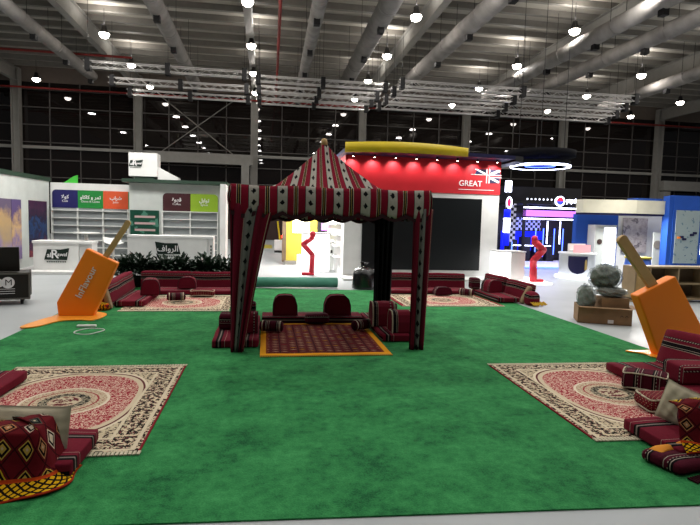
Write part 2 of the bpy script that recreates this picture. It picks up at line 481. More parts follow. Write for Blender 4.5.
# ducts
def duct(x, x2, y0, y1, z, r, where):
    t = T('air_duct', 'round galvanised air duct under the ceiling, ' + where, 'duct', (0, 0, 0), 0, 'air ducts under the roof')
    m = MB(); m.tube((x, y0, z), (x2, y1, z), r, 20); m.build('duct_pipe', M['galv'], t, True)
    y = y0 + 1.3
    while y < y1:
        k = (y - y0) / (y1 - y0); xx = x + (x2 - x) * k
        m = MB(); m.tube((xx, y - .05, z), (xx, y + .05, z), r * 1.06, 20); m.build('collar', M['galv'], t, True)
        if int(y * 10) % 2 == 0 or True:
            m = MB(); m.box(xx - .13, xx + .13, y + 1.4, y + 1.7, z - r - .22, z - r + .03); m.build('outlet', M['dark'], t)
        for s in (-1, 1):
            m = MB(); m.tube((xx + s * r, y, z), (xx + s * r, y, ZC - .2), .012, 4); m.build('hanger', M['dark'], t)
        y += 4.2
for a in ((-11.1, -11.1, 17, 37, 10.4, .33, 'leftmost in view'), (-4.6, -4.7, 17, 37, 10.3, .36, 'second from the left'),
          (1.95, 2.2, 16, 40, 10.3, .3, 'the centre one behind the lamp row'), (4.7, 4.9, 16, 35, 10.3, .42, 'just right of the thin centre duct'),
          (8.8, 8.6, 16, 35, 10.3, .40, 'leading back to the middle of the red wall'), (14.9, 14.7, 16, 35, 10.3, .36, 'left of the pair at upper right'),
          (17.5, 17.1, 16, 35, 10.3, .36, 'right of the pair at upper right'), (23.3, 24, 18, 36, 10.3, .36, 'the farthest to the right')):
    duct(*a)

# trusses
def truss(x0, x1, y, z, where):
    t = T('lighting_truss', 'silver box truss hung across the hall, ' + where, 'truss', (0, 0, 0), 0, 'lighting trusses')
    m = MB(); h = .29 / 2
    for sy in (-1, 1):
        for sz in (-1, 1): m.tube((x0, y + sy * h, z + sz * h), (x1, y + sy * h, z + sz * h), .028, 6)
    m.build('chord', M['alu'], t)
    m = MB(); x = x0; k = 0
    while x < x1 - .01:
        xe = min(x + .42, x1); s = 1 if k % 2 else -1
        m.tube((x, y - h, z - s * h), (xe, y - h, z + s * h), .014, 4); m.tube((x, y + h, z - s * h), (xe, y + h, z + s * h), .014, 4)
        m.tube((x, y - s * h, z - h), (xe, y + s * h, z - h), .014, 4)
        x += .42; k += 1
    m.build('lacing', M['alu'], t)
    for xx in (x0 + .2, (x0 + x1) / 2, x1 - .2):
        m = MB(); m.tube((xx, y, z + h), (xx, y, ZC - .3), .012, 4); m.build('hanging_cable', M['dark'], t)
        m = MB(); m.box(xx - .12, xx + .12, y - .2, y + .2, z - .3, z + .28); m.build('clamp', M['dark'], t)
for i, (yy, w) in enumerate(((28.7, 'nearest of the three at left'), (31.8, 'middle of the three at left'), (34.5, 'farthest of the three at left'))):
    truss(-9.0 + i * .3, -1.0, yy, 9.0, w)
for yy, w in ((29.3, 'nearest in the centre'), (31.5, 'second in the centre'), (33.2, 'third in the centre'), (34.9, 'farthest in the centre')):
    truss(-.7, 6.6, yy, 9.0, w)
for yy, w in ((28.3, 'nearest in the right half'), (30.2, 'second in the right half'), (32.2, 'third in the right half'), (34.2, 'farthest in the right half')):
    truss(6.9, 21.0 + (yy - 28) * .4, yy, 9.0, w)

# lamps
m = MB(); m.lathe([(.06, .45), (.12, .42), (.14, .25), (.26, .02), (.28, 0)], 16)
lampt = T('high_bay_lamp', 'x', 'ceiling lamp', (0, 0, 0), 0, 'high bay lamps under the roof')
m.build('lamp_housing', M['dark'], lampt, True)
m = MB(); m.lathe([(.001, -.20), (.12, -.18), (.20, -.12), (.25, -.02), (.26, .03)], 16, cap=False); m.build('lamp_lens', M['lamp'], lampt, True)
m = MB(); m.tube((0, 0, .45), (0, 0, 1.3), .015, 5); m.build('stem', M['dark'], lampt)
first = True
xs = [-16.0, -8.4, -.9, 6.6, 14.4, 22.5, 30.0]
def rowname(k): return ['far left', 'second', 'third', 'fourth', 'fifth', 'sixth', 'far right'][k]
ys = [24.1, 30.0, 35.6, 41.0]
for i, x in enumerate(xs):
    for j, y in enumerate(ys):
        if x == -16.0 and y < 40: continue
        if x > 29 and y < 34: continue
        if x == 22.5 and y < 29: continue
        if x == -8.4 and y < 29: continue
        L = 'glowing high bay lamp in the %s column from the left, %s in it' % (rowname(i), ['nearest', 'second', 'third', 'farthest'][j])
        if first: lampt.location = (x, y, 10.9); lampt['label'] = L; first = False
        else: dup(lampt, (x, y, 10.9), 0, L)
def area(name, loc, power, size, rot=(0, 0, 0), col=(1, .96, .92), spread=PI):
    l = bpy.data.lights.new(name, 'AREA'); l.shape = 'DISK'; l.size = size; l.energy = power; l.color = col; l.spread = spread
    o = bpy.data.objects.new(name, l); C.objects.link(o); o.location = loc; o.rotation_euler = rot; return o
LP = 250
for x in (-8.4, -.9, 6.6, 14.4, 22.5):
    for y, k in ((-4, .25), (1, .4), (7, .8), (13, 1.25), (18.5, 1.15), (24.1, .9), (30.0, .8), (35.6, .8)):
        area('high_bay_light', (x, y, 10.8), LP * k, .6)
        if y > 12: area('ceiling_fill_light', (x, y, 11.4), LP * .24, .5, (PI, 0, 0))  # upward disks added to brighten the ceiling, standing in for lamp spill
for x in (-16, 30):
    for y in (13, 24, 35): area('high_bay_light', (x, y, 10.8), LP * 1.2, .6)

# ---------------------------------------------------------------- carpets on the floor
m = MB(); m.prism([(-3.32, 2.97), (5.16, 2.54), (5.16, 11.9), (-3.32, 12.7)], 'z', 0, .010)
tag(m.build('green_carpet', M['green']), 'large green carpet covering the floor under the seating', 'carpet')
m = MB()
m.tube((-.75, 12.55, .135), (1.72, 12.62, .135), .12, 24)
o = tag(m.build('carpet_roll', M['rollg'], smooth=True), 'rolled up teal carpet lying at the back edge of the green carpet', 'carpet roll')

RUG = persian('persian_rug', .86, 1.09)
RUGB = persian('persian_rug_wide', 1.0, .93)
def rug(x0, x1, y0, y1, mat, label, fr='y', rz=0):
    cx, cy = (x0 + x1) / 2, (y0 + y1) / 2; hw, hl = (x1 - x0) / 2, (y1 - y0) / 2
    t = T('persian_rug', label, 'rug', (cx, cy, .012), rz, 'persian rugs on the green carpet')
    m = MB()
    def fn(a, b): return (((a * 2 - 1) * hw, (b * 2 - 1) * hl, .007 + .002 * math.sin(a * 19 + b * 7)), ((a * 2 - 1) * hw, (b * 2 - 1) * hl))
    m.grid(fn, 24, 24)
    m.build('pile', mat, t, solid=.01)
    for s in (-1, 1):
        m = MB(); k = -hw
        while k < hw:
            m.box(k, k + .02, s * hl - (.0 if s > 0 else .055), s * hl + (.055 if s > 0 else 0), .002, .010); k += .028
        m.build('fringe', M['beige'], t)
    return t
rug(-2.56, -.84, 3.73, 5.87, RUG, 'red and cream persian rug in the left foreground')
rug(2.54, 4.26, 3.60, 5.66, RUG, 'red and cream persian rug in the right foreground', rz=R(-1.6))
rug(-2.45, -.62, 9.36, 11.15, RUGB, 'persian rug at the back left, in front of the plants')
rug(2.62, 4.72, 9.86, 11.4, RUGB, 'persian rug at the back right, below the dark screen')

t = T('kilim_rug', 'dark red kilim rug with yellow border under the striped canopy', 'rug', (.75, 7.2, .012))
m = MB(); m.grid(lambda a, b: (((a * 2 - 1) * .8, (b * 2 - 1) * .95, .012 + .002 * math.sin(a * 17 + b * 9)), ((a * 2 - 1) * .8, (b * 2 - 1) * .95)), 20, 20)
m.build('weave', M['kilim'], t, solid=.01)
m = MB(); k = -.8
while k < .8:
    m.box(k, k + .018, -1.0, -.95, .002, .010); k += .026
m.build('fringe', flat('yellow_fringe', '#a87a18', .9), t)

# ---------------------------------------------------------------- canopy tent
TX0, TX1, TY0, TY1 = -.42, 2.05, 6.5, 8.95
tcx, tcy = (TX0 + TX1) / 2, (TY0 + TY1) / 2; th = 1.22
tent = T('canopy_tent', 'striped red and white fabric canopy tent with peaked roof on green carpet', 'tent', (tcx, tcy, 0.012))
def prof(r):
    P = [(0, 2.74), (.05, 2.66), (.15, 2.51), (.32, 2.31), (.54, 2.08), (.70, 1.99), (1, 1.98)]
    for (a, za), (b, zb) in zip(P, P[1:]):
        if r <= b: return za + (zb - za) * (r - a) / (b - a)
    return 2.0
m = MB()
for side in range(4):
    rot = Matrix.Rotation(side * PI / 2, 3, 'Z')
    def fn(a, b):
        r = max(b, .012); x = (a * 2 - 1) * th * r
        e = abs(a * 2 - 1)
        z = prof(r) - .05 * math.sin(PI * min(1, r)) * (1 - e ** 2)
        p = rot @ Vector((x, -th * r, z))
        return p, (x / (.45 + .55 * r) , z)
    m.grid(fn, 28, 20)
m.build('roof_cloth', M['tent'], tent, True, merge=.0005, solid=.006)
m = MB(); m.lathe([(.001, 2.80), (.035, 2.79), (.045, 2.76), (.05, 2.70)], 12); m.build('finial', M['wood'], tent, True)
for side in range(4):
    rot = Matrix.Rotation(side * PI / 2, 3, 'Z')
    m = MB()
    def fn(a, b):
        x = (a * 2 - 1) * (th + .01)
        sc = .045 * abs(math.sin(a * PI * 8))
        zt = 2.03 - .015 * math.sin(a * PI * 3) ** 2
        zb = 1.715 - sc - (.05 if side == 2 else 0)
        z = zt + (zb - zt) * b
        y = -th - .012 - .03 * math.sin(b * PI) + .012 * math.sin(a * 60) * b + .006 * math.sin(a * 23)
        return rot @ Vector((x, y, z)), (x + side * .11, b * .3)
    m.grid(fn, 96, 8); m.build('valance', M['tent'], tent, True, solid=.006)
    m = MB()
    def fn(a, b):
        x = (a * 2 - 1) * (th + .012); sc = .045 * abs(math.sin(a * PI * 8)) + (.05 if side == 2 else 0)
        z = 1.722 - sc - b * .05
        return rot @ Vector((x, -th - .016, z)), (x, b)
    m.grid(fn, 96, 1); m.build('scalloped_trim', M['lining'], tent, solid=.008)
for sx in (-1, 1):
    for sy in (-1, 1):
        m = MB(); m.box(sx * (th - .03) - .017, sx * (th - .03) + .017, sy * (th - .03) - .017, sy * (th - .03) + .017, 0, 1.98)
        m.build('pole', M['dark'], tent)
for a, b in (((-1, -1), (1, -1)), ((1, -1), (1, 1)), ((1, 1), (-1, 1)), ((-1, 1), (-1, -1))):
    m = MB(); q = th - .03; m.tube((a[0] * q, a[1] * q, 1.95), (b[0] * q, b[1] * q, 1.95), .014, 6); m.build('frame_bar', M['dark'], tent)
def drape(name, cx, cy, top, bot, lean, mat, folds=4, dx=0, zlow=.0, z0=1.80):
    """gathered curtain about a pole; top/bottom widths; cx,cy its left edge at the pole"""
    m = MB()
    def fn(a, b):
        bb = b ** .8; w = top + (bot - top) * bb
        x = cx + dx * b + w * a - (w * .5 if lean == 0 else 0)
        y = cy + (.014 + .02 * b) * math.sin(a * PI * 2 * folds + b * 1.3) - .04
        return (x, y, z0 + (zlow - z0) * b), (a, (z0 - zlow) * b)
    m.grid(fn, 64, 20); m.build(name, mat, tent, True, solid=.008)
drape('drape', -th - .02, -th + .02, .54, .15, 1, M['drape'], 4, .02)
drape('drape', th - .08, -th + .02, .25, .19, 0, M['drape'], 3, -.02)
drape('drape', th - .04, th - .05, .34, .29, 0, M['black'], 4, 0)  # rear right drape in plain near-black, without the stripes
drape('drape', -th - .01, th - .05, .26, .14, 1, M['drape'], 3, .03)
# ---------------------------------------------------------------- floor seating
def seat(name, label, cat, loc, size, mat, ax='y', r=.03, rz=0, rx=0, ry=0, wob=.006, puff=0, group=None, piping=None, pmat=None, seg=12):
    sx, sy, sz = size
    m = MB(); m.cushion(sx, sy, sz, r, ax, puff, seg, wob=wob)
    if piping:
        t = T(name, label, cat, loc, rz, group); t.rotation_euler = (rx, ry, rz)
        m.build('cover', mat, t, True, merge=.0004)
        hx, hy = sx / 2 + .002, sy / 2 + .002
        for zz in (sz * .12, sz * .9):
            m = MB(); pts = []
            for k in range(33):
                a = 2 * PI * k / 32; cx = math.copysign(abs(math.cos(a)) ** .35, math.cos(a)) * hx * .96; cy = math.copysign(abs(math.sin(a)) ** .35, math.sin(a)) * hy * .96
                pts.append((cx, cy, zz + .008 * math.sin(a * 3)))
            for p, q in zip(pts, pts[1:]): m.tube(p, q, .008, 6)
            m.build('piping', pmat or M['beige'], t, True)
        return t
    o = m.build(name, mat, None, True, merge=.0004); o.location = loc; o.rotation_euler = (rx, ry, rz)
    return tag(o, label, cat, group)
G = .012; GR = .026
# left foreground set
seat('floor_mat', 'maroon striped floor mattress behind, on the left foreground rug', 'floor mattress', (-2.62, 4.78, GR), (.72, 1.36, .095), M['sadu_mat'], 'x', .02)
seat('floor_mat', 'maroon striped floor mattress in the lower left corner, beside the beige pillow', 'floor mattress', (-2.05, 3.64, GR), (1.78, .58, .095), M['sadu_mat'], 'y', .02)
# right foreground set
seat('floor_mat', 'maroon striped floor mattress at the lower right, under the beige pillow', 'floor mattress', (3.72, 3.46, GR), (1.72, .60, .095), M['sadu_mat'], 'y', .02)
seat('floor_mat', 'long maroon mattress along the right edge of the right foreground rug', 'floor mattress', (4.16, 4.62, GR), (.70, 1.5, .095), M['sadu_mat'], 'x', .02, rz=R(-1))
def tick(m, *a): pass

# backrest leaning on the right, behind the long mattress
seat('backrest', 'large maroon striped backrest leaning at the right edge, against the orange ice lolly', 'backrest', (4.50, 4.60, GR), (.14, 1.6, .50), M['sadu'], 'z', .05, ry=R(16), rz=R(0), wob=.012)
seat('armrest', 'box shaped maroon armrest lying on the long mattress at the right edge', 'armrest', (4.30, 4.62, GR + .096), (.52, .30, .19), M['sadu'], 'y', .03, rz=R(-3))
seat('floor_cushion', 'dark striped box cushion with white piping on the right foreground rug', 'cushion', (3.78, 4.68, GR), (.40, .24, .19), M['sadu_dark'], 'x', .05, rz=R(-42), piping=True)
seat('floor_cushion', 'flat ornate red cushion with white piping, in front of the long mattress at right', 'cushion', (3.62, 4.16, GR), (.52, .30, .13), M['ornate'], 'y', .06, rz=R(-8), piping=True)
# pillows
def pillow(name, label, loc, w, h, t_, mat, rot, droop=0):
    """stuffed pillow standing on its lower edge; local x width, z height"""
    m = MB()
    for s in (-1, 1):
        def fn(a, b):
            x = (a * 2 - 1); z = (b * 2 - 1)
            e = max(0, (1 - abs(x) ** 2.6)) ** .55 * max(0, (1 - abs(z) ** 2.6)) ** .55
            pin = 1 - .06 * (1 - abs(z)) * abs(x) ** 4; 
            px = x * w / 2 * (1 - .05 * (1 - abs(x)) * abs(z)); pz = z * h / 2 * (1 - .07 * (1 - x * x)) + h / 2
            wr = .012 * math.sin(x * 9 + z * 5) * math.sin(z * 8 - x * 3) * e
            return (px, s * (t_ / 2 * e) + wr, pz - droop * (x * x) * b), (px, pz)
        m.grid(fn, 18, 18)
    o = m.build(name, mat, None, True, merge=.0008); o.location = loc; o.rotation_euler = rot
    return tag(o, label, 'pillow')
pillow('pillow', 'plump beige pillow standing behind the patterned kilim throw at lower left', (-1.66, 3.60, .10), .80, .31, .16, M['beige'], (R(-10), R(3), R(-4)))
pillow('pillow', 'beige pillow leaning on the mattress at the lower right edge', (3.20, 3.60, .10), .32, .33, .12, M['beige'], (R(-4), R(14), R(-60)))
seat('backrest', 'dark maroon backrest at the left edge, behind the beige pillow', 'backrest', (-2.26, 3.74, .14), (.75, .14, .34), M['sadu_dark'], 'z', .04, rx=R(-8))

# kilim throw over its bolster, lower left
t = T('kilim_throw', 'patterned kilim throw with yellow border, spread over a bolster at lower left', 'throw', (-1.66, 3.36, .012))
m = MB()
def prof2(v, flare):
    # v: 0 bottom hem .. 1 top back
    P = [(-.21, .010), (-.17, .03), (-.10, .07), (-.075, .15), (-.055, .25), (-.03, .33), (.03, .365), (.12, .36)]
    k = v * (len(P) - 1); i = min(int(k), len(P) - 2); f = k - i
    return P[i][0] * (flare if P[i][0] < 0 else 1) * (1 - f) + P[i + 1][0] * f * (flare if P[i + 1][0] < 0 else 1), P[i][1] * (1 - f) + P[i + 1][1] * f
OFF = [(.22, .010), (.17, .03), (.115, .07), (.085, .15), (.065, .25), (.035, .325), (-.03, .352), (-.11, .350), (-.20, .33)]
def fn(a, b):
    k = b * (len(OFF) - 1); i = min(int(k), len(OFF) - 2); f = k - i
    o = OFF[i][0] * (1 - f) + OFF[i + 1][0] * f; z = OFF[i][1] * (1 - f) + OFF[i + 1][1] * f
    L = a * 1.30; low = max(0, 1 - b * 3)
    o += (.022 * math.sin(L * 8 + 1) + .012 * math.sin(L * 19)) * low + .006 * math.sin(L * 11 + b * 6)
    if o >= 0:
        if L < .92: x, y = -.62 + L, -o
        elif L < 1.12: q = (L - .92) / .20 * PI / 2; x, y = .30 + math.sin(q) * o, -math.cos(q) * o
        else: x, y = .30 + o, (L - 1.12) * 1.1
    else:
        if L < .92: x, y = min(-.62 + L, .30 + o), -o
        elif L < 1.12: x, y = .30 + o, -o
        else: x, y = .30 + o, max(-o, (L - 1.12) * 1.1)
    return (x, y, z + .010 * math.sin(L * 9 + b * 5) * (b > .3) + .012 * math.sin(L * 14) * low), (L, b * .62)
m.grid(fn, 104, 48); m.build('woven_cloth', M['throw'], t, True, solid=.010)
m = MB(); m.tube((-.60, .10, .20), (.22, .10, .20), .09, 20)
m.build('bolster', M['sadu_dark'], t, True)

# right lower edge: throw and crumpled cushion
t = T('kilim_throw', 'bright patterned kilim throw with yellow stripe hanging at the lower right edge', 'throw', (3.16, 3.30, .10))
m = MB()
def fn(a, b):
    L = a * .9; y, z = prof2(b, 1.0)
    return (-.28 + L + .05 * b, y * .8 - .04 * math.sin(L * 6) - .02, z * .85 + .015 * math.sin(L * 15 + b * 5)), (L + .3, b * .60)
m.grid(fn, 50, 30); m.build('woven_cloth', M['throw'], t, True, solid=.01)
m = MB(); m.tube((-.05, .10, .14), (.6, .10, .14), .09, 18); m.build('bolster', M['sadu_dark'], t, True)
t = T('draped_cushion', 'dark red cushion with yellow edge lying over the carpet at the lower right corner', 'cushion', (3.04, 3.20, .012), R(14))
m = MB(); m.cushion(.74, .30, .07, .034, 'y', .3, 16, wob=.018); m.build('cover', M['sadu_dark'], t, True, merge=.0005)
m = MB()
def fn(a, b):
    x = -.34 + .68 * a; y = .03 + .09 * b
    return (x, y + .02 * math.sin(a * 6), .085 + .03 * math.sin(a * PI) * math.sin(b * PI) + .008 * math.sin(a * 14)), (a, b)
m.grid(fn, 26, 8); m.build('yellow_edge', flat('amber_cloth', '#c07a1a', .9), t, True, solid=.012)
m = MB(); k = -.34
while k < .34:
    m.box(k, k + .014, -.235, -.165, .0, .012); k += .024
m.build('fringe', M['sadu_side'], t)

# tent seating
SG = 'sadu seating under the canopy'
seat('floor_mat', 'maroon mattress inside the canopy along its left side', 'floor mattress', (-.36, 7.55, G), (.58, 1.75, .10), M['sadu_mat'], 'x', .02)
seat('floor_mat', 'maroon mattress inside the canopy along its back side', 'floor mattress', (.76, 8.48, G), (1.6, .5, .10), M['sadu_mat'], 'y', .02)
seat('floor_mat', 'maroon mattress inside the canopy along its right side', 'floor mattress', (1.86, 7.78, G), (.56, 1.75, .10), M['sadu_mat'], 'x', .02)
def domed(name, label, loc, w, d, h, mat, rz=0):
    """camel saddle style armrest: box with rounded, narrower top"""
    pts = [(-w/2, 0), (w/2, 0), (w/2 * .98, h * .5), (w/2 * .82, h * .82), (w/2 * .55, h * .97), (0, h), (-w/2 * .55, h * .97), (-w/2 * .82, h * .82), (-w/2 * .98, h * .5)]
    t = T(name, label, 'armrest', loc, rz)
    m = MB(); n = len(pts)
    for s, e in ((-1, 1),):
        m.prism([(x * 1.0, z) for x, z in pts], 'y', -d / 2, d / 2)
    k = 0
    for q in range(len(m.f)):
        if len(m.f[q]) == 4: m.uv[q] = [(m.v[i][1] , m.v[i][2]) for i in m.f[q]]
        else: m.uv[q] = [(.02, .3)] * len(m.f[q])
    m.build('cover', mat, t, bevel=.018)
    for s in (-1, 1):
        m = MB()
        for p, q in zip(pts[1:] , pts[2:] + [pts[0]]): m.tube((p[0] * 1.0, s * d / 2 * .96, p[1]), (q[0], s * d / 2 * .96, q[1]), .008, 5)
        m.build('piping', M['beige'] if 'striped' in label else M['lining'], t)
    return t
domed('armrest', 'dark rounded armrest standing on the back mattress in the canopy, left one', (.32, 8.45, .112), .38, .20, .32, M['sadu'])
domed('armrest', 'dark rounded armrest standing on the back mattress in the canopy, right one', (1.16, 8.45, .112), .42, .20, .32, M['sadu'])
seat('floor_cushion', 'flat dark red cushion at the back of the kilim under the canopy', 'cushion', (.80, 8.12, .036), (.38, .20, .15), M['sadu_dark'], 'z', .06)
domed('armrest', 'maroon armrest behind the left front drape of the canopy', (-.24, 7.20, .112), .28, .30, .27, M['sadu'], R(90))
seat('armrest', 'tall maroon armrest on the left mattress of the canopy, farthest back', 'armrest', (-.28, 7.85, .112), (.30, .22, .30), M['sadu'], 'z', .04)
seat('armrest', 'dark striped armrest leaning by the left front drape of the canopy', 'armrest', (-.50, 7.42, .112), (.24, .30, .22), M['sadu_dark'], 'y', .05)
domed('armrest', 'maroon striped armrest nearest the right front drape of the canopy', (1.90, 7.15, .112), .30, .34, .30, M['sadu'], R(90))
domed('armrest', 'taller maroon striped armrest beside the black rear drape of the canopy', (1.72, 7.62, .112), .32, .34, .35, M['sadu'], R(90))
seat('armrest', 'small dark armrest behind the other two on the right mattress of the canopy', 'armrest', (1.96, 8.20, .112), (.26, .22, .24), M['sadu_dark'], 'z', .05)
def rolls(name, label, loc, rz, L=.34, r=.075):
    t = T(name, label, 'cushion', loc, rz)
    m = MB(); m.lathe([(.001, -L/2), (r * .7, -L/2 + .005), (r, -L/2 + .03), (r, L/2 - .03), (r * .7, L/2 - .005), (.001, L/2)], 20)
    k = 0
    for q in range(len(m.f)): m.uv[q] = [(m.v[i][2], 0) for i in m.f[q]]
    o = m.build('cover', M['sadu_dark'], t, True); o.rotation_euler = (0, PI/2, 0); o.location = (0, 0, r)
    for s in (-1, 1):
        m = MB(); m.lathe([(r * 1.01, s * (L/2 - .045) - .008), (r * 1.05, s * (L/2 - .045)), (r * 1.01, s * (L/2 - .045) + .008)], 20, cap=False)
        o = m.build('white_band', M['beige'], t, True); o.rotation_euler = (0, PI/2, 0); o.location = (0, 0, r)
    return t
rolls('roll_cushion', 'dark roll cushion with white bands at the left of the canopy kilim', (.10, 7.55, .036), R(-12))
rolls('roll_cushion', 'dark roll cushion with white bands at the right of the canopy kilim', (1.42, 7.62, .036), R(30))

# back left set
seat('floor_mat', 'long maroon mattress at the back left, along the plants', 'floor mattress', (-1.45, 11.55, G), (1.95, .62, .095), M['sadu_mat'], 'y', .02)
seat('floor_mat', 'maroon mattress at the back left, nearest the orange ice lolly', 'floor mattress', (-2.36, 10.48, GR), (.50, 1.5, .10), M['sadu_mat'], 'x', .02)
seat('backrest', 'long maroon backrest in front of the plants, its left half', 'backrest', (-2.14, 12.02, G), (1.05, .18, .42), M['sadu'], 'z', .05, rx=R(-6))
seat('backrest', 'long maroon backrest in front of the plants, its right half', 'backrest', (-1.10, 12.02, G), (1.05, .18, .41), M['sadu'], 'z', .05, rx=R(-6))
seat('backrest', 'maroon backrest running forward at the back left, behind the orange ice lolly', 'backrest', (-2.78, 10.85, G), (.18, 2.3, .42), M['sadu'], 'z', .05, ry=R(-10), rz=R(3))
domed('armrest', 'maroon barrel shaped armrest at the back left, near its rug corner', (-2.18, 10.62, .126), .34, .40, .30, M['sadu'], R(10))
domed('armrest', 'dark armrest with pale edges standing on the back mattress before the plants', (-1.62, 11.52, .122), .36, .22, .24, M['sadu'])
rolls('roll_cushion', 'small dark roll cushion with white bands on the back left rug', (-1.66, 10.35, .04), R(10))
seat('floor_cushion', 'oval dark red cushion lying at the back of the back left rug', 'cushion', (-1.25, 11.0, .036), (.48, .22, .12), M['ornate'], 'y', .05, piping=True)
seat('bolster', 'slim khaki bolster leaning upright beside the orange ice lolly', 'bolster', (-2.62, 9.55, G), (.09, .16, .42), M['khaki'], 'y', .04, ry=R(-16))
m = MB(); m.cushion(.34, .3, .10, .05, 'y', .4, 10, wob=.02); o = m.build('folded_throw', M['throw'], None, True, merge=.0005); o.location = (-2.78, 9.5, G)
tag(o, 'small folded kilim on the carpet at the foot of the khaki bolster, left', 'throw')
# back right set
seat('floor_mat', 'long maroon mattress at the back right, below the dark screen', 'floor mattress', (3.75, 11.75, G), (1.9, .6, .095), M['sadu_mat'], 'y', .02)
seat('backrest', 'long maroon backrest below the dark screen', 'backrest', (3.80, 12.2, G), (1.95, .18, .42), M['sadu'], 'z', .05, rx=R(-6))
seat('floor_mat', 'maroon mattress at the back right end of the seating', 'floor mattress', (5.02, 11.0, GR), (.52, 1.5, .10), M['sadu_mat'], 'x', .02)
seat('backrest', 'maroon backrest turning forward at the back right, its far half', 'backrest', (5.40, 11.85, G), (.18, 1.0, .42), M['sadu'], 'z', .05, ry=R(8), rz=R(2))
seat('backrest', 'maroon backrest turning forward at the back right, its near half', 'backrest', (5.48, 10.82, G), (.18, 1.0, .40), M['sadu'], 'z', .05, ry=R(10), rz=R(3))
domed('armrest', 'maroon armrest before the forward turning backrest at the back right', (5.02, 11.15, .13), .34, .34, .27, M['sadu'], R(8))
seat('armrest', 'dark armrest at the corner of the back right seating, beside the maroon one', 'armrest', (4.80, 11.62, .13), (.22, .26, .26), M['sadu_dark'], 'z', .05)
rolls('roll_cushion', 'small striped roll cushion at the right end of the back right rug', (4.42, 11.15, .04), R(-35))
domed('armrest', 'small dark cushion with white edge on the rug below the dark screen', (3.92, 11.30, .04), .38, .2, .17, M['sadu_dark'])
seat('bolster', 'slim khaki bolster leaning at the right end of the back seating', 'bolster', (5.26, 10.22, G), (.09, .14, .40), M['khaki'], 'y', .04, ry=R(28))
t = T('folded_throw', 'maroon throw with yellow fringe heaped at the right end of the back seating', 'throw', (5.42, 10.08, G), R(20))
m = MB(); m.cushion(.30, .24, .24, .08, 'z', .2, 10, wob=.03); m.build('woven_cloth', M['sadu'], t, True, merge=.0005)
m = MB()
m.grid(lambda a, b: ((-.18 + .36 * a, -.13 - .10 * b + .02 * math.sin(a * 17), .05 * (1 - b) + .012 + .01 * math.sin(a * 40)), (a, b)), 40, 3)
m.build('yellow_fringe', flat('gold_fringe', '#a8861c', .9), t, solid=.008)

# refuse bag
t = T('refuse_bag', 'black tied refuse bag standing behind the canopy on the pale floor', 'bag', (2.36, 12.5, 0))
m = MB()
def fn(a, b):
    th_ = a * 2 * PI; P = [(.0, 0), (.28, .0), (.30, .06), (.29, .25), (.27, .38), (.22, .47), (.13, .52), (.03, .54)]
    k = b * (len(P) - 1); i = min(int(k), len(P) - 2); f = k - i
    r = P[i][0] * (1 - f) + P[i+1][0] * f; z = P[i][1] * (1 - f) + P[i+1][1] * f
    r *= 1 + .08 * math.sin(th_ * 5 + b * 6) + .03 * math.sin(th_ * 13) * b
    return (r * math.cos(th_), r * math.sin(th_) * .9, z + .012 * math.sin(th_ * 7) * b), (a, b)
m.grid(fn, 40, 24); bagm = flat('black_plastic', '#101214', .25, .6); m.build('sack', bagm, t, True, merge=.0005)
m = MB()
for k in range(7):
    a = k * 2 * PI / 7; m.quad([(0, 0, .55), (.05 * math.cos(a), .05 * math.sin(a), .57), (.11 * math.cos(a + .2), .11 * math.sin(a + .2), .64), (.06 * math.cos(a + .6), .06 * math.sin(a + .6), .65)])
m.build('tied_neck', bagm, t, solid=.004)

# plants
def leafmesh(n, h, rad):
    m = MB()
    for k in range(n):
        a = random.random() * 2 * PI; e = random.uniform(.1, 1.3); L = rad * random.uniform(.5, 1.05)
        base = Vector((random.uniform(-.06, .06), random.uniform(-.06, .06), .22 + random.random() * .12))
        d = Vector((math.cos(a) * math.cos(e), math.sin(a) * math.cos(e), math.sin(e)))
        st = base + d * L * random.uniform(.25, .75); w = Vector((-math.sin(a), math.cos(a), 0)) * random.uniform(.025, .055)
        tip = st + d * L * .45 + Vector((0, 0, -.05)); mid = st + d * L * .22 + Vector((0, 0, .015))
        m.quad([st, mid + w, tip, mid - w])
    return m
t0 = None
for k in range(8):
    x = -3.15 + k * .31
    if k < 3:
        pass
    t = T('potted_plant', 'x', 'plant', (x, 12.55 + .04 * (k % 2), 0), 0, 'row of leafy pot plants behind the seating')
    t['label'] = 'dark leafy pot plant in the row behind the back left seating, ' + ['leftmost', 'second from left', 'third from left', 'fourth from left', 'fourth from right', 'third from right', 'second from right', 'rightmost'][k]
    m = MB(); m.lathe([(.10, 0), (.13, .24), (.14, .25), (.12, .25), (.11, .20), (.001, .20)], 16); m.build('pot', M['pot'], t, True)
    leafmesh(330, .5, .50 + .08 * math.sin(k * 2.3)).build('foliage', M['leaf'], t)
    m = MB()
    for q in range(6): m.tube((0, 0, .2), (.14 * math.cos(q * 1.1), .14 * math.sin(q * 1.1), .5), .006, 4)
    m.build('stem', M['leaf'], t)

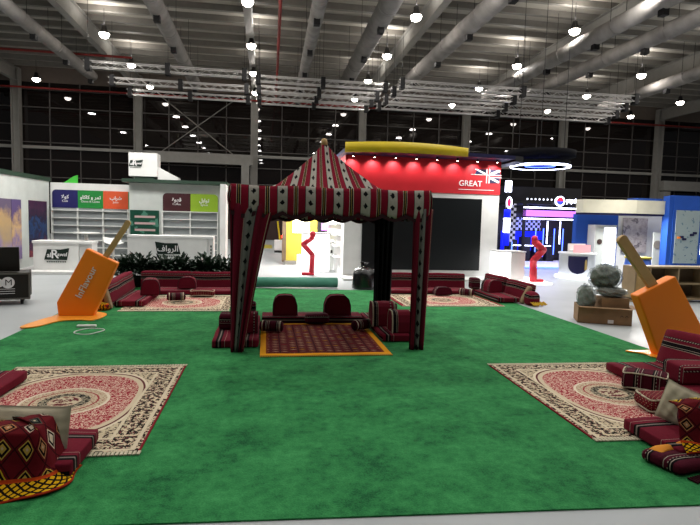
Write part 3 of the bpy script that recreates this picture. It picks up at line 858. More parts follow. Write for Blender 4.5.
# ---------------------------------------------------------------- ice lollies
def lolly(name, label, poly, y0, th_, stick, w, yst):
    t = T(name, label, 'ice lolly prop', (poly[-1][0], y0, .012))
    ox = poly[-1][0]
    m = MB(); m.prism([(p[0] - ox, p[1] - .012) for p in poly], 'y', -th_ / 2, th_ / 2); m.build('body', M['orange'], t, bevel=.018)
    (xa, za), (xb, zb) = stick
    d = Vector((xb - xa, zb - za)).normalized(); n = Vector((-d.y, d.x)) * w / 2
    pts = []
    a, b = Vector((xa - ox, za - .012)), Vector((xb - ox, zb - .012))
    pts += [a + n, a - n]
    for k in range(7):
        q = -PI/2 + PI * k / 6; pts.append(b + n * math.sin(q) * 1.0 + d * (w / 2) * math.cos(q) * .6)
    m = MB(); m.prism([tuple(p) for p in pts], 'y', -.03, .03); m.build('stick', M['wood'], t, bevel=.006)
    return t, ox
t, ox = lolly('ice_lolly_prop', 'giant orange ice lolly with white slanted lettering leaning in melted puddle at left', [(-2.77, 1.10), (-2.31, .87), (-2.68, .03), (-3.20, .03), (-3.22, .24)], 8.9, .15, ((-2.56, .88), (-2.16, 1.52)), .085, 0)
text('InFlavour', .145, (-2.775 - ox, -.082, .55), M['gtext'], t, (PI/2, -R(63), 0), ex=.003, sx=1.0)
def puddle(label, loc, pts, z=.02):
    m = MB(); n = len(pts); f = []
    for k in range(n):     # smooth closed outline
        a, b, c, d = (Vector(pts[(k + q) % n]) for q in (-1, 0, 1, 2))
        for s in range(5):
            u = s / 5; f.append(tuple(.5 * ((2 * b) + (c - a) * u + (2 * a - 5 * b + 4 * c - d) * u * u + (3 * b - a - 3 * c + d) * u ** 3)))
    m.prism(f, 'z', 0, z)
    o = m.build('melted_puddle', M['melt'], None, bevel=.008); o.location = loc; return tag(o, label, 'puddle prop')
puddle('orange yellow melted puddle board under the left ice lolly', (0, 0, .012), [(-3.40, 7.98), (-3.20, 8.02), (-3.05, 8.42), (-2.80, 8.52), (-2.60, 8.48), (-2.52, 8.75), (-2.55, 9.05), (-2.85, 9.25), (-3.20, 9.2), (-3.28, 8.8), (-3.36, 8.45)])
t, ox = lolly('ice_lolly_prop', 'giant plain orange ice lolly leaning behind the striped backrest at right', [(4.60, .80), (5.11, 1.05), (5.80, .03), (4.96, .03)], 6.0, .16, ((4.92, .84), (4.38, 1.50)), .13, 0)
puddle('pointed yellow orange puddle board under the right ice lolly', (5.15, 6.0, .013), [(-.30, .22), (-.45, .21), (-.30, .06), (-.28, -.12), (0, -.25), (.5, -.2), (.6, .1), (.3, .25), (-.2, .22)])

# white cable on the carpet
m = MB(); pts = []
for k in range(60):
    a = k / 59 * 2 * PI * 1.08; pts.append((.17 * math.cos(a) + .02 * math.sin(a * 3), .20 * math.sin(a) + .015 * math.cos(2 * a), .008))
for p, q in zip(pts, pts[1:]): m.tube(p, q, .007, 6)
t = T('power_cable', 'white cable and adapter coiled on the green carpet below the left ice lolly', 'cable', (-2.40, 7.72, .010))
m.build('cord', M['cable'], t, True); bx('adapter', M['cable'], t, -.26, .0, .28, .34, 0, .035, bevel=.008)

# flight case and its open lid
t = T('flight_case', 'black wheeled flight case with round white logo at the left edge', 'case', (-4.54, 10.3, 0), R(20))
x0, x1 = -.75, .32
bx('body', M['case'], t, x0, x1, -.3, .3, .11, .56, bevel=.006)
ce = flat('case_edge', '#6c6a64', .35, .5, .7)
for yy in (-.3, .3):
    m = MB()
    for zz in (.11, .555): m.box(x0 - .006, x1 + .006, yy - .012, yy + .012, zz - .014, zz + .014)
    for xx in (x0, x1): m.box(xx - .013, xx + .013, yy - .013, yy + .013, .1, .57)
    m.build('metal_edging', ce, t)
for xx in (x0 + .12, x0 + .5, x1 - .12):
    for yy in (-.2, .2):
        m = MB(); m.tube((xx - .02, yy, .045), (xx + .02, yy, .045), .045, 14); m.box(xx - .03, xx + .03, yy - .01, yy + .01, .045, .11)
        m.build('wheel', M['dark'], t)
m = MB(); m.lathe([(.10, 0), (.10, .004)], 24); o = m.build('logo_disc', M['gtext'], t); o.rotation_euler = (PI/2, 0, 0); o.location = (.0, -.301, .40)
text('M', .19, (-.06, -.308, .39), M['gtext'], t, name='logo_letter', weight=.004); text('M', .15, (.01, -.309, .40), M['case'], t, name='logo_letter')
m = MB()
for k in range(3): m.box(-.13, .10, -.306, -.30, .285 - k * .04, .293 - k * .04)
m.build('logo_line', M['gtext'], t)
t = T('case_lid', 'dark upright case lid standing on the black flight case', 'case lid', (-4.86, 10.2, .57), R(20))
m = MB(); m.prism([(-.05, 0), (.03, 0), (-.02, .44), (-.10, .44)], 'x', -.3, .5); m.build('panel', M['case'], t, bevel=.01)
bx('handle', M['dark'], t, .05, .2, -.13, -.06, .44, .47)

# cardboard box of bagged goods
t = T('cardboard_box', 'open cardboard box on the grey floor beside the right carpet edge', 'box', (5.78, 8.3, 0), R(-24))
m = MB()
m.box(-.42, .42, -.25, -.238, 0, .29); m.box(-.42, .42, .238, .25, 0, .29); m.box(-.42, -.408, -.25, .25, 0, .29); m.box(.408, .42, -.25, .25, 0, .29); m.box(-.42, .42, -.25, .25, 0, .012)
m.build('body', M['card'], t)
m = MB(); m.prism([(-.42, -.25), (.42, -.25), (.40, -.36), (-.40, -.36)], 'z', .28, .287); o = m.build('flap', M['card'], t)
m = MB(); m.prism([(.42, -.24), (.52, -.22), (.52, .22), (.42, .24)], 'z', .28, .287); m.build('flap', M['card'], t)
bx('label_sticker', M['gtext'], t, .05, .14, -.254, -.25, .02, .08)
text('↑↑', .09, (.30, -.254, .13), M['dark'], t, name='printed_mark', ex=.001)
t = T('carton', 'smaller brown carton packed inside the open cardboard box', 'carton', (5.92, 8.28, .02), R(-12))
bx('body', M['card'], t, -.22, .24, -.17, .17, 0, .42, bevel=.005); bx('tape', M['khaki'], t, -.22, .24, -.025, .025, .4205, .423)
pl = Mat('clear_plastic', .18, .6, 0, None, 0, '#8d9a94')
pl.b.inputs['Alpha'].default_value = .38; pl.b.inputs['Transmission Weight'].default_value = .0
PLM = pl.bump(pl.noise(16, 4), 1.0, .05).m
def baggoods(label, loc, rx, ry, rz_, sd, core):
    t = T('plastic_wrapped_bundle', label, 'plastic bundle', loc)
    m = MB()
    def fn(a, b, k=1.0, wr=.12):
        th_ = a * 2 * PI; ph = -PI/2 + b * PI
        w = 1 + wr * math.sin(th_ * 5 + ph * 4 + sd) * math.sin(ph * 6 + th_ * 3) + wr * .6 * math.sin(th_ * 11 + sd * 3 + ph * 8) + wr * .7 * math.sin(th_ * 3 + sd * 5) * math.cos(ph * 9 + sd) + wr * .3 * math.sin(th_ * 23 + ph * 17)
        w *= k
        return (rx * w * math.copysign(abs(math.cos(ph)) ** .7, math.cos(ph)) * math.cos(th_), ry * w * math.cos(ph) * math.sin(th_), rz_ * (w * math.sin(ph) + 1)), (a, b)
    m.grid(fn, 56, 30); m.build('plastic_wrap', PLM, t, True, merge=.0005)
    m = MB(); m.grid(lambda a, b: fn(a, b, .88, .07), 40, 20); m.build('contents', core, t, True, merge=.0005)
    return t
c1 = mottled('dark_green_stuff', '#26241c', '#5e5e50', 9, .8); c2 = mottled('brown_stuff', '#4a3a30', '#6e5c4c', 7, .8)
baggoods('large dark bundle in clear plastic, topmost over the cardboard box', (5.88, 8.42, .56), .26, .24, .21, 1.0, c1)
baggoods('brown bundle in clear plastic on the small carton', (5.92, 8.28, .445), .26, .20, .08, 2.0, c2)
baggoods('pale crumpled plastic bag sagging at the left side of the cardboard box', (5.50, 8.36, .17), .13, .18, .22, 3.0, c1)

# wooden shelf unit
t = T('shelf_unit', 'low open wooden shelf unit on the grey floor behind the right ice lolly', 'shelf', (8.02, 10.45, 0), R(0))
W_, D_, H_ = 2.6, .42, .80
m = MB(); m.box(0, W_, 0, D_, H_ - .04, H_); m.build('top', M['ply'], t, bevel=.004)
m = MB(); m.box(0, W_, 0, D_, .05, .09); m.build('base_board', M['ply'], t)
for x in (0, .36, 1.06, 1.8, W_ - .03): bx('upright', M['ply'], t, x, x + .03, 0, D_, 0 if x in (0, W_ - .03) else .09, H_ - .04)
bx('back_panel', M['plydark'], t, .03, W_ - .03, D_ - .015, D_, .09, H_ - .04)
bx('shelf_board', M['ply'], t, .39, W_ - .03, .02, D_ - .02, .40, .425)
bx('front_panel', M['wood'], t, .06, .33, .03, .045, .12, H_ - .07)

# ---------------------------------------------------------------- left stand
PLZ = .08
m = MB(); m.box(-6.71, -1.0, 15.0, 19.0, 0, PLZ); o = m.build('stand_platform', M['white2'], None, bevel=.01)
tag(o, 'low white platform under the shelving stand at left', 'platform')
t = T('shelving_wall', 'white display shelving with blue, green and orange headers at left', 'shelving', (-6.69, 18.0, PLZ))
bx('body', M['white2'], t, 0, 2.55, .02, .3, 0, 2.50)
cw = .755
hdr = [('#1b1a55', '\uFEFB\uFEEE\uFEDB', 'Cola'), ('#1c7a34', '\uFEED\uFE8E\uFEDB\uFE8E\uFEDB \uFEED \uFEAE\uFEE4\uFE97', 'Dates & Cacao'), ('#c8502c', '\uFE8F\uFE8D\uFEAE\uFEB7', 'Juice')]
def header(parent, x0, x1, z0, z1, c, ar, en, rl=False, rr=False, y=0):
    pts = []; r = .12
    def arc(cx, cz, a0):
        for k in range(6): a = a0 + PI / 2 * k / 5; pts.append((cx + r * math.cos(a), cz + r * math.sin(a)))
    pts += [(x0, z0), (x1, z0)]
    if rr: arc(x1 - r, z1 - r, 0)
    else: pts.append((x1, z1))
    if rl: arc(x0 + r, z1 - r, PI / 2)
    else: pts.append((x0, z1))
    m = MB(); m.prism(pts, 'y', y - .015, y + .02); h = m.build('header_sign', flat('header_' + c[1:], c, .5), parent)
    if ar:
        text(ar, .15, ((x0 + x1) / 2, y - .018, z0 + .34), M['gtext'], h, weight=.004); text(en, .09, ((x0 + x1) / 2, y - .018, z0 + .21), M['gtext'], h)
for k in range(3):
    x0 = .06 + k * cw
    header(t, x0, x0 + cw, 1.72, 2.28, hdr[k][0], hdr[k][1], hdr[k][2], k == 0)
header(t, .06 + 3 * cw, 2.48, 1.72, 2.28, '#3f8a62', '', '')
for k in range(4):
    x0 = .08 + k * cw; x1 = min(x0 + cw - .04, 2.5)
    bx('back_panel', M['shelfpanel'], t, x0, x1, 0, .02, 0, 1.71)
m = MB()
for k in range(4):
    x0 = .06 + k * cw; m.box(x0 - .015, x0 + .02, -.10, 0, 0, 1.72)
for k in range(7):
    m2 = MB(); z = .22 + k * .235; m2.box(.06, 2.5, -.14, 0, z, z + .025); m2.build('shelf_board', M['white'], t)
m.build('upright', M['white'], t)
# side wall with posters
t = T('stand_side_wall', 'white side wall of the left stand with tall printed posters and green top edge', 'wall panel', (-6.72, 14.0, PLZ))
bx('panel', M['gwall'], t, -.12, 0, -.6, 4.0, -PLZ, 2.52); bx('green_edge', M['fasciag'], t, -.14, .03, -.6, 4.05, 2.52, 2.64)
def poster(nm, stops, sc, ys, lab, wave=2.0):
    m = Mat(nm, .5, .3); u, v = m.uv(); n = m.noise(sc, 4, m.vec(u, v, wave), .6)
    g = (v * .5 + n * .9 - .3); m.col(m.ramp(g, stops, 'LINEAR'))
    o = bx('poster', m.m, t, 0, .02, ys[0], ys[1], .25, 1.89); o['label'] = lab
poster('poster_print_a', [(0, '#4c3c60'), (.3, '#8a7a9c'), (.5, '#a08c70'), (.7, '#b09468'), (.9, '#5c5068')], 2.2, (-.5, 1.41), 'lilac and tan poster')
poster('poster_print_b', [(0, '#4c3c60'), (.3, '#7c6c98'), (.55, '#c0a070'), (.8, '#544470')], 2.8, (1.43, 2.0), 'lilac poster')
poster('poster_print_c', [(0, '#b4502c'), (.22, '#5c1c3c'), (.4, '#1c1838'), (.62, '#20406c'), (.7, '#181430'), (.9, '#3c1a38')], 5.0, (2.5, 3.75), 'dark night coloured poster')
# second block with green roof edge
t = T('coffee_shelving_wall', 'white display wall with brown Coffee and lime green headers', 'shelving', (-4.10, 17.0, PLZ))
bx('body', M['gwall'], t, 0, 2.90, .02, .35, 0, 2.52); bx('roof_fascia', M['fasciag'], t, -.12, 2.92, -.35, .9, 2.52, 2.62)
bx('end_panel', M['white2'], t, 2.76, 2.92, -.9, .02, 0, 2.52)
header(t, .98, 1.80, 1.70, 2.24, '#3c1a1e', '\uFE93\uFEEE\uFEEC\uFED7', 'Coffee', True)
header(t, 1.80, 2.62, 1.70, 2.24, '#84a62a', '\uFEDE\uFE91\uFE8D\uFEEE\uFE97', 'Spices', False, True)
for k in range(2): bx('back_panel', M['shelfpanel'], t, .99 + k * .82, 1.79 + k * .82, 0, .02, 0, 1.69)
for k in range(7): bx('shelf_board', M['white'], t, .98, 2.62, -.12, 0, .26 + k * .235, .282 + k * .235)
for k in range(3): bx('upright', M['white'], t, .965 + k * .82, .995 + k * .82, -.10, 0, 0, 1.70)
m = Mat('menu_screen', .35, .4); u, v = m.uv()
lines = ((v * 5.0).fr() - .5).abs().lt(.16) * ((u - .43).abs().lt(.30)) * v.lt(.75) * v.gt(.15)
k = m.mix(m.noise(3, 3, m.vec(u, v, 0)).gt(.56), '#0c3a2c', '#3f6c5c'); k = m.mix(lines, k, '#a08a88')
sc_ = m.col(k).m
o = bx('menu_poster', sc_, t, .03, .87, -.03, .02, .80, 1.70); o['label'] = 'dark green menu poster'
bx('poster_grey', M['shelfpanel'], t, 2.755, 2.76, -.75, -.2, .6, 1.9)
for lx in (-5.8, -3.2): area('stand_fill_light', (lx, 14.6, 4.2), 60, 1.0, (R(28), 0, 0))  # added lights that brighten the shelving stand, no fixtures modelled
# rooftop sign cube
def arawlogo(parent, x, y, z, w, arabic=False, skew=.12):
    h = w * .45
    m = MB(); pts = [(-w/2, -h/2), (w/2 - skew * w * .8, -h/2 * 1.05), (w/2, h/2 * 1.25), (w * .15, h/2 * .95), (-w/2 + skew * w, h/2 * .98)]
    if arabic: pts = [(w/2, -h/2), (-w/2 + skew * w * .8, -h/2 * 1.05), (-w/2, h/2 * 1.2), (-w * .1, h/2 * .95), (w/2 - skew * w, h/2 * .98)]
    m.prism(pts, 'y', 0, .012); l = m.build('logo', M['gdark'], parent); l.location = (x, y, z)
    if arabic: text('\uFED1\uFE8D\uFEED\uFEAE\uFEDF\uFE8D', h * .72, (0, -.004, -.01), M['gtext'], l, ex=.002, weight=.003)
    else:
        text('al', h * .6, (-w * .30, -.004, -.02), M['gtext'], l, ex=.002, weight=.003); text('R', h * 1.15, (-w * .08, -.004, 0), M['gtext'], l, ex=.002, weight=.004); text('awaf', h * .48, (w * .22, -.004, .0), M['gtext'], l, ex=.002, weight=.002)
    m = MB()
    for k in range(9): m.box(-w * .4 + k * w * .088, -w * .4 + k * w * .088 + w * .06, 0, .008, -h * .74, -h * .64)
    m.build('small_lettering', M['gdark'], l)
t = T('roof_sign', 'white rooftop sign box with dark green logo above the coffee shelving', 'sign', (-4.05, 16.75, 2.70))
bx('box', M['white'], t, 0, .82, 0, .5, .08, .78, bevel=.01); bx('base', M['fasciag'], t, .16, .72, .05, .45, 0, .07)
arawlogo(t, .21, -.014, .46, .40)
m = MB(); m.prism([(.82, .0), (1.42, .0), (1.42, .08), (.82, .38)], 'y', .05, .45); m.build('side_wedge', M['white'], t)
t['label'] = 'white rooftop sign box with dark green logo above the coffee shelving'
t = T('green_sign', 'small bright green pointed sign on top of the left shelving', 'sign', (-6.35, 18.15, 2.58))
m = MB(); m.prism([(0, 0), (.42, 0), (.42, .26), (.30, .22)], 'y', 0, .04); m.build('board', flat('signal_green', '#3fae3a', .5), t)
# counters
t = T('reception_counter', 'white box counter with dark English logo on the left platform', 'counter', (-6.22, 15.5, PLZ))
bx('body', M['white'], t, 0, 1.15, 0, .55, 0, .72, bevel=.006); bx('top', M['white2'], t, -.02, 1.50, -.02, .57, .72, .79, bevel=.006); bx('side_section', M['white2'], t, 1.16, 1.48, .06, .55, 0, .72)
arawlogo(t, .60, -.014, .42, .64)
t = T('reception_counter', 'wide white counter with dark Arabic logo behind the pot plants', 'counter', (-3.60, 14.75, 0))
bx('body', M['white'], t, 0, 2.05, 0, .5, 0, 1.04, bevel=.006); bx('top', M['white2'], t, -.02, 2.20, -.01, .52, 1.04, 1.10, bevel=.006); bx('end_section', M['white2'], t, 2.06, 2.20, .03, .5, 0, 1.04)
arawlogo(t, 1.02, -.014, .76, .66, True)
m = MB()
for k in range(6): m.box(2.12, 2.155, .022, .03, .35 + k * .09, .41 + k * .09)
m.build('side_lettering', M['gdark'], t)
t = T('bar_table', 'round white pedestal table beside the white counter at left', 'table', (-5.05, 16.1, PLZ))
m = MB(); m.lathe([(.32, .98), (.35, 1.0), (.35, 1.02), (.001, 1.025)], 28); m.build('table_top', M['white'], t, True)
m = MB(); m.lathe([(.05, .02), (.05, .98)], 16); m.build('stem', M['white'], t, True)
m = MB(); m.lathe([(.24, 0), (.24, .02), (.05, .04)], 24); m.build('base', M['white'], t, True)
t = T('bar_chair', 'white moulded bar chair behind the left ice lolly', 'chair', (-4.35, 16.2, PLZ), R(25))
m = MB()
m.grid(lambda a, b: ((-.24 + .48 * a, -.2 + .42 * b, .70 + .05 * (2 * a - 1) ** 2 + (.24 * max(0, b - .7) / .3) ** 1.5 * 1.4), (a, b)), 14, 14); m.build('seat', M['white'], t, True, solid=.02)
m = MB(); m.tube((0, 0, .02), (0, 0, .70), .03, 12); m.build('stem', M['alu'], t, True)
m = MB(); m.lathe([(.22, 0), (.22, .02), (.03, .04)], 24); m.build('base', M['alu'], t, True)

# ---------------------------------------------------------------- middle stands
t = T('red_stand', 'large stand with red upper wall, flag emblem and a big dark screen', 'exhibition stand', (2.2, 15.0, 0))
bx('lower_wall', M['white2'], t, 0, 4.65, 0, .35, 0, 2.5); bx('upper_wall', M['red'], t, 0, 4.65, -.03, .35, 2.5, 3.48)
bx('side_wall', M['white2'], t, 0, .2, .35, 4.2, 0, 2.5); bx('side_fascia', M['red'], t, 0, .2, .35, 4.2, 2.5, 3.48)
for k in range(6): bx('side_shelf', M['white'], t, -.15, 0, .6, 3.8, .5 + k * .33, .53 + k * .33)
bx('screen', M['screen'], t, .52, 4.10, -.05, 0, .24, 2.36, bevel=.004)
text('GREAT', .23, (3.72, -.036, 2.80), M['gtext'], t, weight=.002)
m = MB(); m.box(3.36, 4.45, -.04, -.03, 2.62, 2.635); m.build('underline', M['gtext'], t)
m = MB()   # union flag emblem
nv = 1; wv = 0
fx, fz, fw, fh = 3.92, 2.84, .66, .40
def fpoly(pts, mi): m.prism([(fx + a * fw, fz + b * fh) for a, b in pts], 'y', -.046, -.03, mi)
fpoly([(-.12, .62), (.40, .62), (.40, .98), (-.02, .98)], 1); fpoly([(.60, .62), (1.08, .62), (1.0, .98), (.60, .98)], 1)
fpoly([(.60, .0), (1.0, .0), (1.08, .38), (.60, .38)], 1)
for pts in ([(-.14, .98), (-.02, .98), (.40, .70), (.40, .62), (.30, .62)], [(.60, .62), (.72, .62), (1.08, .86), (1.04, .98), (.98, .98), (.60, .71)], [(.60, .29), (1.0, 0), (1.04, .12), (.72, .38), (.60, .38)]):
    m.prism([(fx + a * fw, fz + b * fh) for a, b in pts], 'y', -.050, -.046, 0)
fpoly([(.42, -.02), (.46, -.02), (.46, 1.02), (.42, 1.02)], 0); fpoly([(.54, -.02), (.58, -.02), (.58, 1.02), (.54, 1.02)], 0)
fpoly([(-.3, .56), (1.14, .56), (1.14, .60), (-.3, .60)], 0); fpoly([(.58, .40), (1.14, .40), (1.14, .44), (.58, .44)], 0)
m.build('flag_emblem', [M['gtext'], M['navy']], t)
m = MB(); m.box(-.1, 4.85, -.9, -.05, 0, .06); m.build('plinth', M['white'], t)
# canopy disc: navy slab with yellow curved fascia
t = T('curved_canopy', 'dark navy canopy with curved yellow front edge above the red wall', 'canopy', (4.5, 15.0, 3.49))
m = MB(); P = [(2.5, 1.2), (-2.42, 1.2)]
for k in range(21):
    a = k / 20; P.append((-2.42 + 4.92 * a, -.62 - .22 * math.sin(a * PI)))
m.prism(P, 'z', 0, .10); m.build('slab', M['navy'], t)
m = MB()
def fn(a, b):
    x = -2.42 + 3.42 * a; aa = (x + 2.42) / 4.92
    return (x, -.66 - .22 * math.sin(aa * PI), -.02 + b * (.27 + .03 * math.sin(a * PI) - .03 * a) + .03 * math.sin(a * PI)), (a, b)
m.grid(fn, 40, 1); m.build('yellow_fascia', M['yellow'], t, True, solid=.05)
for k in range(8):
    x = -2.13 + k * .605
    s = MB(); s.tube((x, -.30, -.08), (x, -.30, 0), .03, 10); sp = s.build('spotlight', M['dark'], t)
    s = MB(); s.lathe([(.001, -.002), (.028, 0)], 10, c=(x, -.30)); o = s.build('lens', M['spotlens'], sp); o.location = (0, 0, -.082)
    l = bpy.data.lights.new('wall_spot', 'SPOT'); l.energy = 26; l.spot_size = R(110); l.spot_blend = .8; l.shadow_soft_size = .04; l.color = (1, .93, .88)
    o = bpy.data.objects.new('wall_spot', l); C.objects.link(o); o.location = (4.5 + x, 15.0 - .26, 3.37); o.rotation_euler = (R(38), 0, 0)
m = MB(); m.prism([(2.5, 1.2), (2.5, -.62), (2.8, -.5), (2.95, .1), (2.9, 1.2)], 'z', -.06, .10); m.build('side_slab', M['dark'], t)

def figure(label, loc, rz, s=1.0):
    t = T('zigzag_figure', label, 'sculpture', loc, rz)
    m = MB(); pts = [(.02, 0, .02), (.04, 0, .60), (-.24, 0, .90), (.02, 0, 1.10)]
    rad = [.075, .07, .07, .075]
    for p, q, a, b in zip(pts, pts[1:], rad, rad[1:]): m.tube(p, q, a * s, 14, r2=b * s)
    for p, r in zip(pts[1:], rad[1:]):
        m.lathe([(.001, p[2] - r * s), (r * .7 * s, p[2] - r * .7 * s), (r * s, p[2]), (r * .7 * s, p[2] + r * .7 * s), (.001, p[2] + r * s)], 14, c=(p[0], p[1]))
    m.build('bent_body', M['figred'], t, True)
    bx('foot', M['figred'], t, -.26, .10, -.08, .08, 0, .08, bevel=.02)
    m = MB(); m.lathe([(.001, 1.10), (.07, 1.13), (.09, 1.20), (.07, 1.27), (.001, 1.30)], 14, c=(.04, 0)); m.build('head', M['figred'], t, True)
    return t
figure('red bent zigzag figure standing before the glowing white counter, seen through the canopy', (1.32, 15.5, 0), 0)
figure('red bent zigzag figure standing at the right end of the red stand', (7.42, 13.75, .055), PI, 1.35)

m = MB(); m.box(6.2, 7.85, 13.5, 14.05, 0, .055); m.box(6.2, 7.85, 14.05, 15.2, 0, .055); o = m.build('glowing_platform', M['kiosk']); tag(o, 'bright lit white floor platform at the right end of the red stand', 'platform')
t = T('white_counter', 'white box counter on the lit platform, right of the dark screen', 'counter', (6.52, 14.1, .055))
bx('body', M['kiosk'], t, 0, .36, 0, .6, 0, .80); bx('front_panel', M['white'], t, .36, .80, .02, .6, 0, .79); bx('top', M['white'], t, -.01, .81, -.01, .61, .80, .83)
# yellow stand behind the tent opening
t = T('yellow_stand', 'yellow stand wall with a bright lightbox, seen through the canopy', 'exhibition stand', (.72, 19.0, 0))
bx('wall', M['yellow2'], t, 0, 1.1, 0, .3, .1, 2.4); bx('base', M['steel'], t, -.05, .7, -.1, .3, 0, .14); bx('lightbox', M['lightbox'], t, .23, .82, -.06, 0, 1.14, 1.60)
bx('dark_bay', M['dark'], t, 1.1, 1.75, .05, .3, .9, 2.4); bx('pink_display', M['ledp'], t, 1.25, 1.5, .0, .05, 1.25, 1.5); bx('side_post', M['plydark'], t, -.14, 0, -.02, .3, .1, 2.4)
bx('side_screen', M['ledw'], t, 1.52, 1.74, -.05, .0, 1.3, 1.6)
t = T('glowing_counter', 'glowing white counter block in front of the yellow stand wall', 'counter', (1.15, 16.6, 0))
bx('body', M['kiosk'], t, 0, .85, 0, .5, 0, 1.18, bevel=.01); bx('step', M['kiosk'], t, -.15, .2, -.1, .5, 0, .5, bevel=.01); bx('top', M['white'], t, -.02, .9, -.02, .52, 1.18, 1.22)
t = T('display_table', 'white display table with tilted tops beside the glowing counter', 'table', (2.02, 17.2, 0))
bx('body', M['white'], t, 0, .5, 0, .4, 0, .85)
m = MB(); m.prism([(0, .85), (.5, 1.02), (.5, 1.06), (0, .89)], 'y', 0, .4); m.build('tilted_top', M['white'], t)
m = MB()
for k in range(3): m.box(.08 + k * .12, .14 + k * .12, -.01, 0, .55, .65)
m.build('emblem', M['dark'], t)
t = T('white_display_wall', 'bright white shelved display wall left of the dark screen, seen through canopy', 'wall panel', (1.95, 19.4, 0))
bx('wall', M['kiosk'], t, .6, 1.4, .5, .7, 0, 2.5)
for k in range(4): bx('shelf_board', M['white'], t, .6, 1.3, .3, .5, .6 + .45 * k, .63 + .45 * k)
area('stand_fill_light', (1.2, 17.5, 3.4), 160, .8)  # lights added over the middle stands, without fixtures
area('stand_fill_light', (.9, 17.2, 2.8), 420, .6, (0, R(-62), 0))  # added to whiten the red stand's side wall
area('stand_fill_light', (7.0, 14.2, 3.3), 60, .5)
# dark far annexe with beacons
m = MB(); m.box(-8, 11, 40, 40.3, 0, 3.1); struct(m.build('wall_annexe', M['purple']))
m = MB(); m.box(-1.3, .36, 28.9, 32.6, 0, .006); tag(m.build('floor_marking', M['yellow2']), 'yellow stripe painted on the far floor, seen through the canopy', 'floor marking')
for x, z, w in ((-.32, .72, 'left'), (.78, .74, 'right')):
    t = T('beacon_post', 'dark post with glowing red lamp far behind the canopy, on the ' + w, 'post', (x, 24, 0))
    m = MB(); m.tube((0, 0, 0), (0, 0, z), .03, 8); m.build('post', M['dark'], t); m = MB(); m.lathe([(.001, z), (.09, z + .03), (.09, z + .12), (.001, z + .16)], 12); m.build('red_lamp', M['redlamp'], t, True)
t = T('cleaning_machine', 'small pale machine with yellow pole far behind the canopy', 'machine', (.40, 25.5, 0))
bx('body', M['white'], t, 0, .5, 0, .4, .1, .6, bevel=.03); m = MB(); m.tube((.3, .2, .4), (.15, .2, 1.5), .04, 8); m.build('pole', M['yellow'], t); bx('base', M['dark'], t, .02, .48, .02, .38, 0, .1)

# ---------------------------------------------------------------- right stands
t = T('neon_stand', 'dark stand glowing blue and violet with neon band and a round soda logo', 'exhibition stand', (9.0, 19.6, 0))
bx('back_wall', M['dark'], t, -.9, 4.9, 2.4, 2.6, 0, 3.3); bx('roof', M['dark'], t, .9, 4.9, 0, 2.4, 2.46, 2.56); bx('floor_deck', M['white2'], t, -.3, 4.9, -1.2, 2.4, 0, .08)
for z in (2.30, 1.86): bx('neon_strip', M['led'], t, 1.0, 4.6, -.03, .02, z, z + .045)
bx('band_panel', M['ledp'], t, 1.0, 4.6, .0, .05, 1.98, 2.22)
bx('blue_wall', M['ledbs'], t, 1.2, 3.2, 2.33, 2.4, .5, 1.35)
for k, x in enumerate((1.3, 1.9, 2.5, 3.0)): bx('display_case', M['dark'], t, x, x + .35, 1.7, 2.1, .08, 1.0 + .12 * (k % 2)); 
for x in (2.2, 2.75): bx('vertical_neon', M['led'], t, x, x + .03, .3, .33, .9, 1.8)
for k, x in enumerate((1.25, 1.7, 2.3, 2.65, 3.15, 3.55)): bx('blue_neon', M['ledb'], t, x, x + .03, 1.4, 1.43, .3 + .1 * (k % 3), 1.5)
bx('low_neon', M['led'], t, 1.3, 3.0, 1.35, 1.38, .75, .775); bx('edge_neon', M['ledb'], t, -.3, 4.9, -1.24, -1.2, .03, .08)
bx('post', M['dark'], t, 1.0, 1.1, 0, .1, .08, 2.46); bx('post', M['dark'], t, 4.5, 4.6, 0, .1, .08, 2.46)
ck = Mat('checker_panel', .5, .3); u, v = ck.uv(); q = ((u * 9.0 + 50.0).fl() + (v * 9.0 + 50.0).fl()) * .5
ck.col(ck.mix(q.fr().lt(.25), '#0c0c14', '#b8b8c8')); CK = ck.m
for b in ((.22, .66, -.05, 0, .95, 2.45), (1.85, 3.0, 2.3, 2.39, 1.4, 1.95)): bx('checker_panel', CK, t, *b)
m = MB(); m.lathe([(.19, 0), (.23, 0), (.23, .06), (.19, .06), (.19, 0)], 32, cap=False); r_ = m.build('logo_ring', M['led'], t); r_.rotation_euler = (PI/2, 0, 0); r_.location = (2.48, -.02, 2.60); r_.scale = (.85, .85, 1)
m = MB(); pr = [(math.cos(a) * .18, math.sin(a) * .18) for a in [k * PI / 10 for k in range(11)]]; m.prism(pr, 'y', -.06, 0, 0); m.prism([(-x, -z) for x, z in pr], 'y', -.06, 0, 1)
o = m.build('logo_disc', [glow('logo_red', '#c8324c', 1.2), glow('logo_blue', '#3a4ad0', 1.2)], t); o.location = (2.48, -.02, 2.60); o.scale = (.85, 1, .85)
text('pepsi', .25, (2.97, -.05, 2.63), M['led'], t, weight=.006, sx=.8)
m = MB()
for k in range(9): m.box(1.1 + k * .17, 1.15 + k * .17, -.01, 0, 2.62, 2.68)
m.build('small_lamp', M['ledw'], t)
for loc, e, c in (((11.2, 21, 2.2), 60, (.2, .25, 1)), ((12.8, 20.6, 2.2), 40, (.5, .4, 1)), ((10.2, 18.6, 1.9), 35, (.35, .4, 1))):
    area('neon_light', loc, e, .5, (0, 0, 0), c)
t = T('light_column', 'slim column of white and blue lamps with oval soda sign left of neon stand', 'lamp column', (8.22, 17.3, 0))
m = MB(); m.tube((0, 0, 0), (0, 0, 3.2), .05, 12); m.build('post', M['dark'], t)
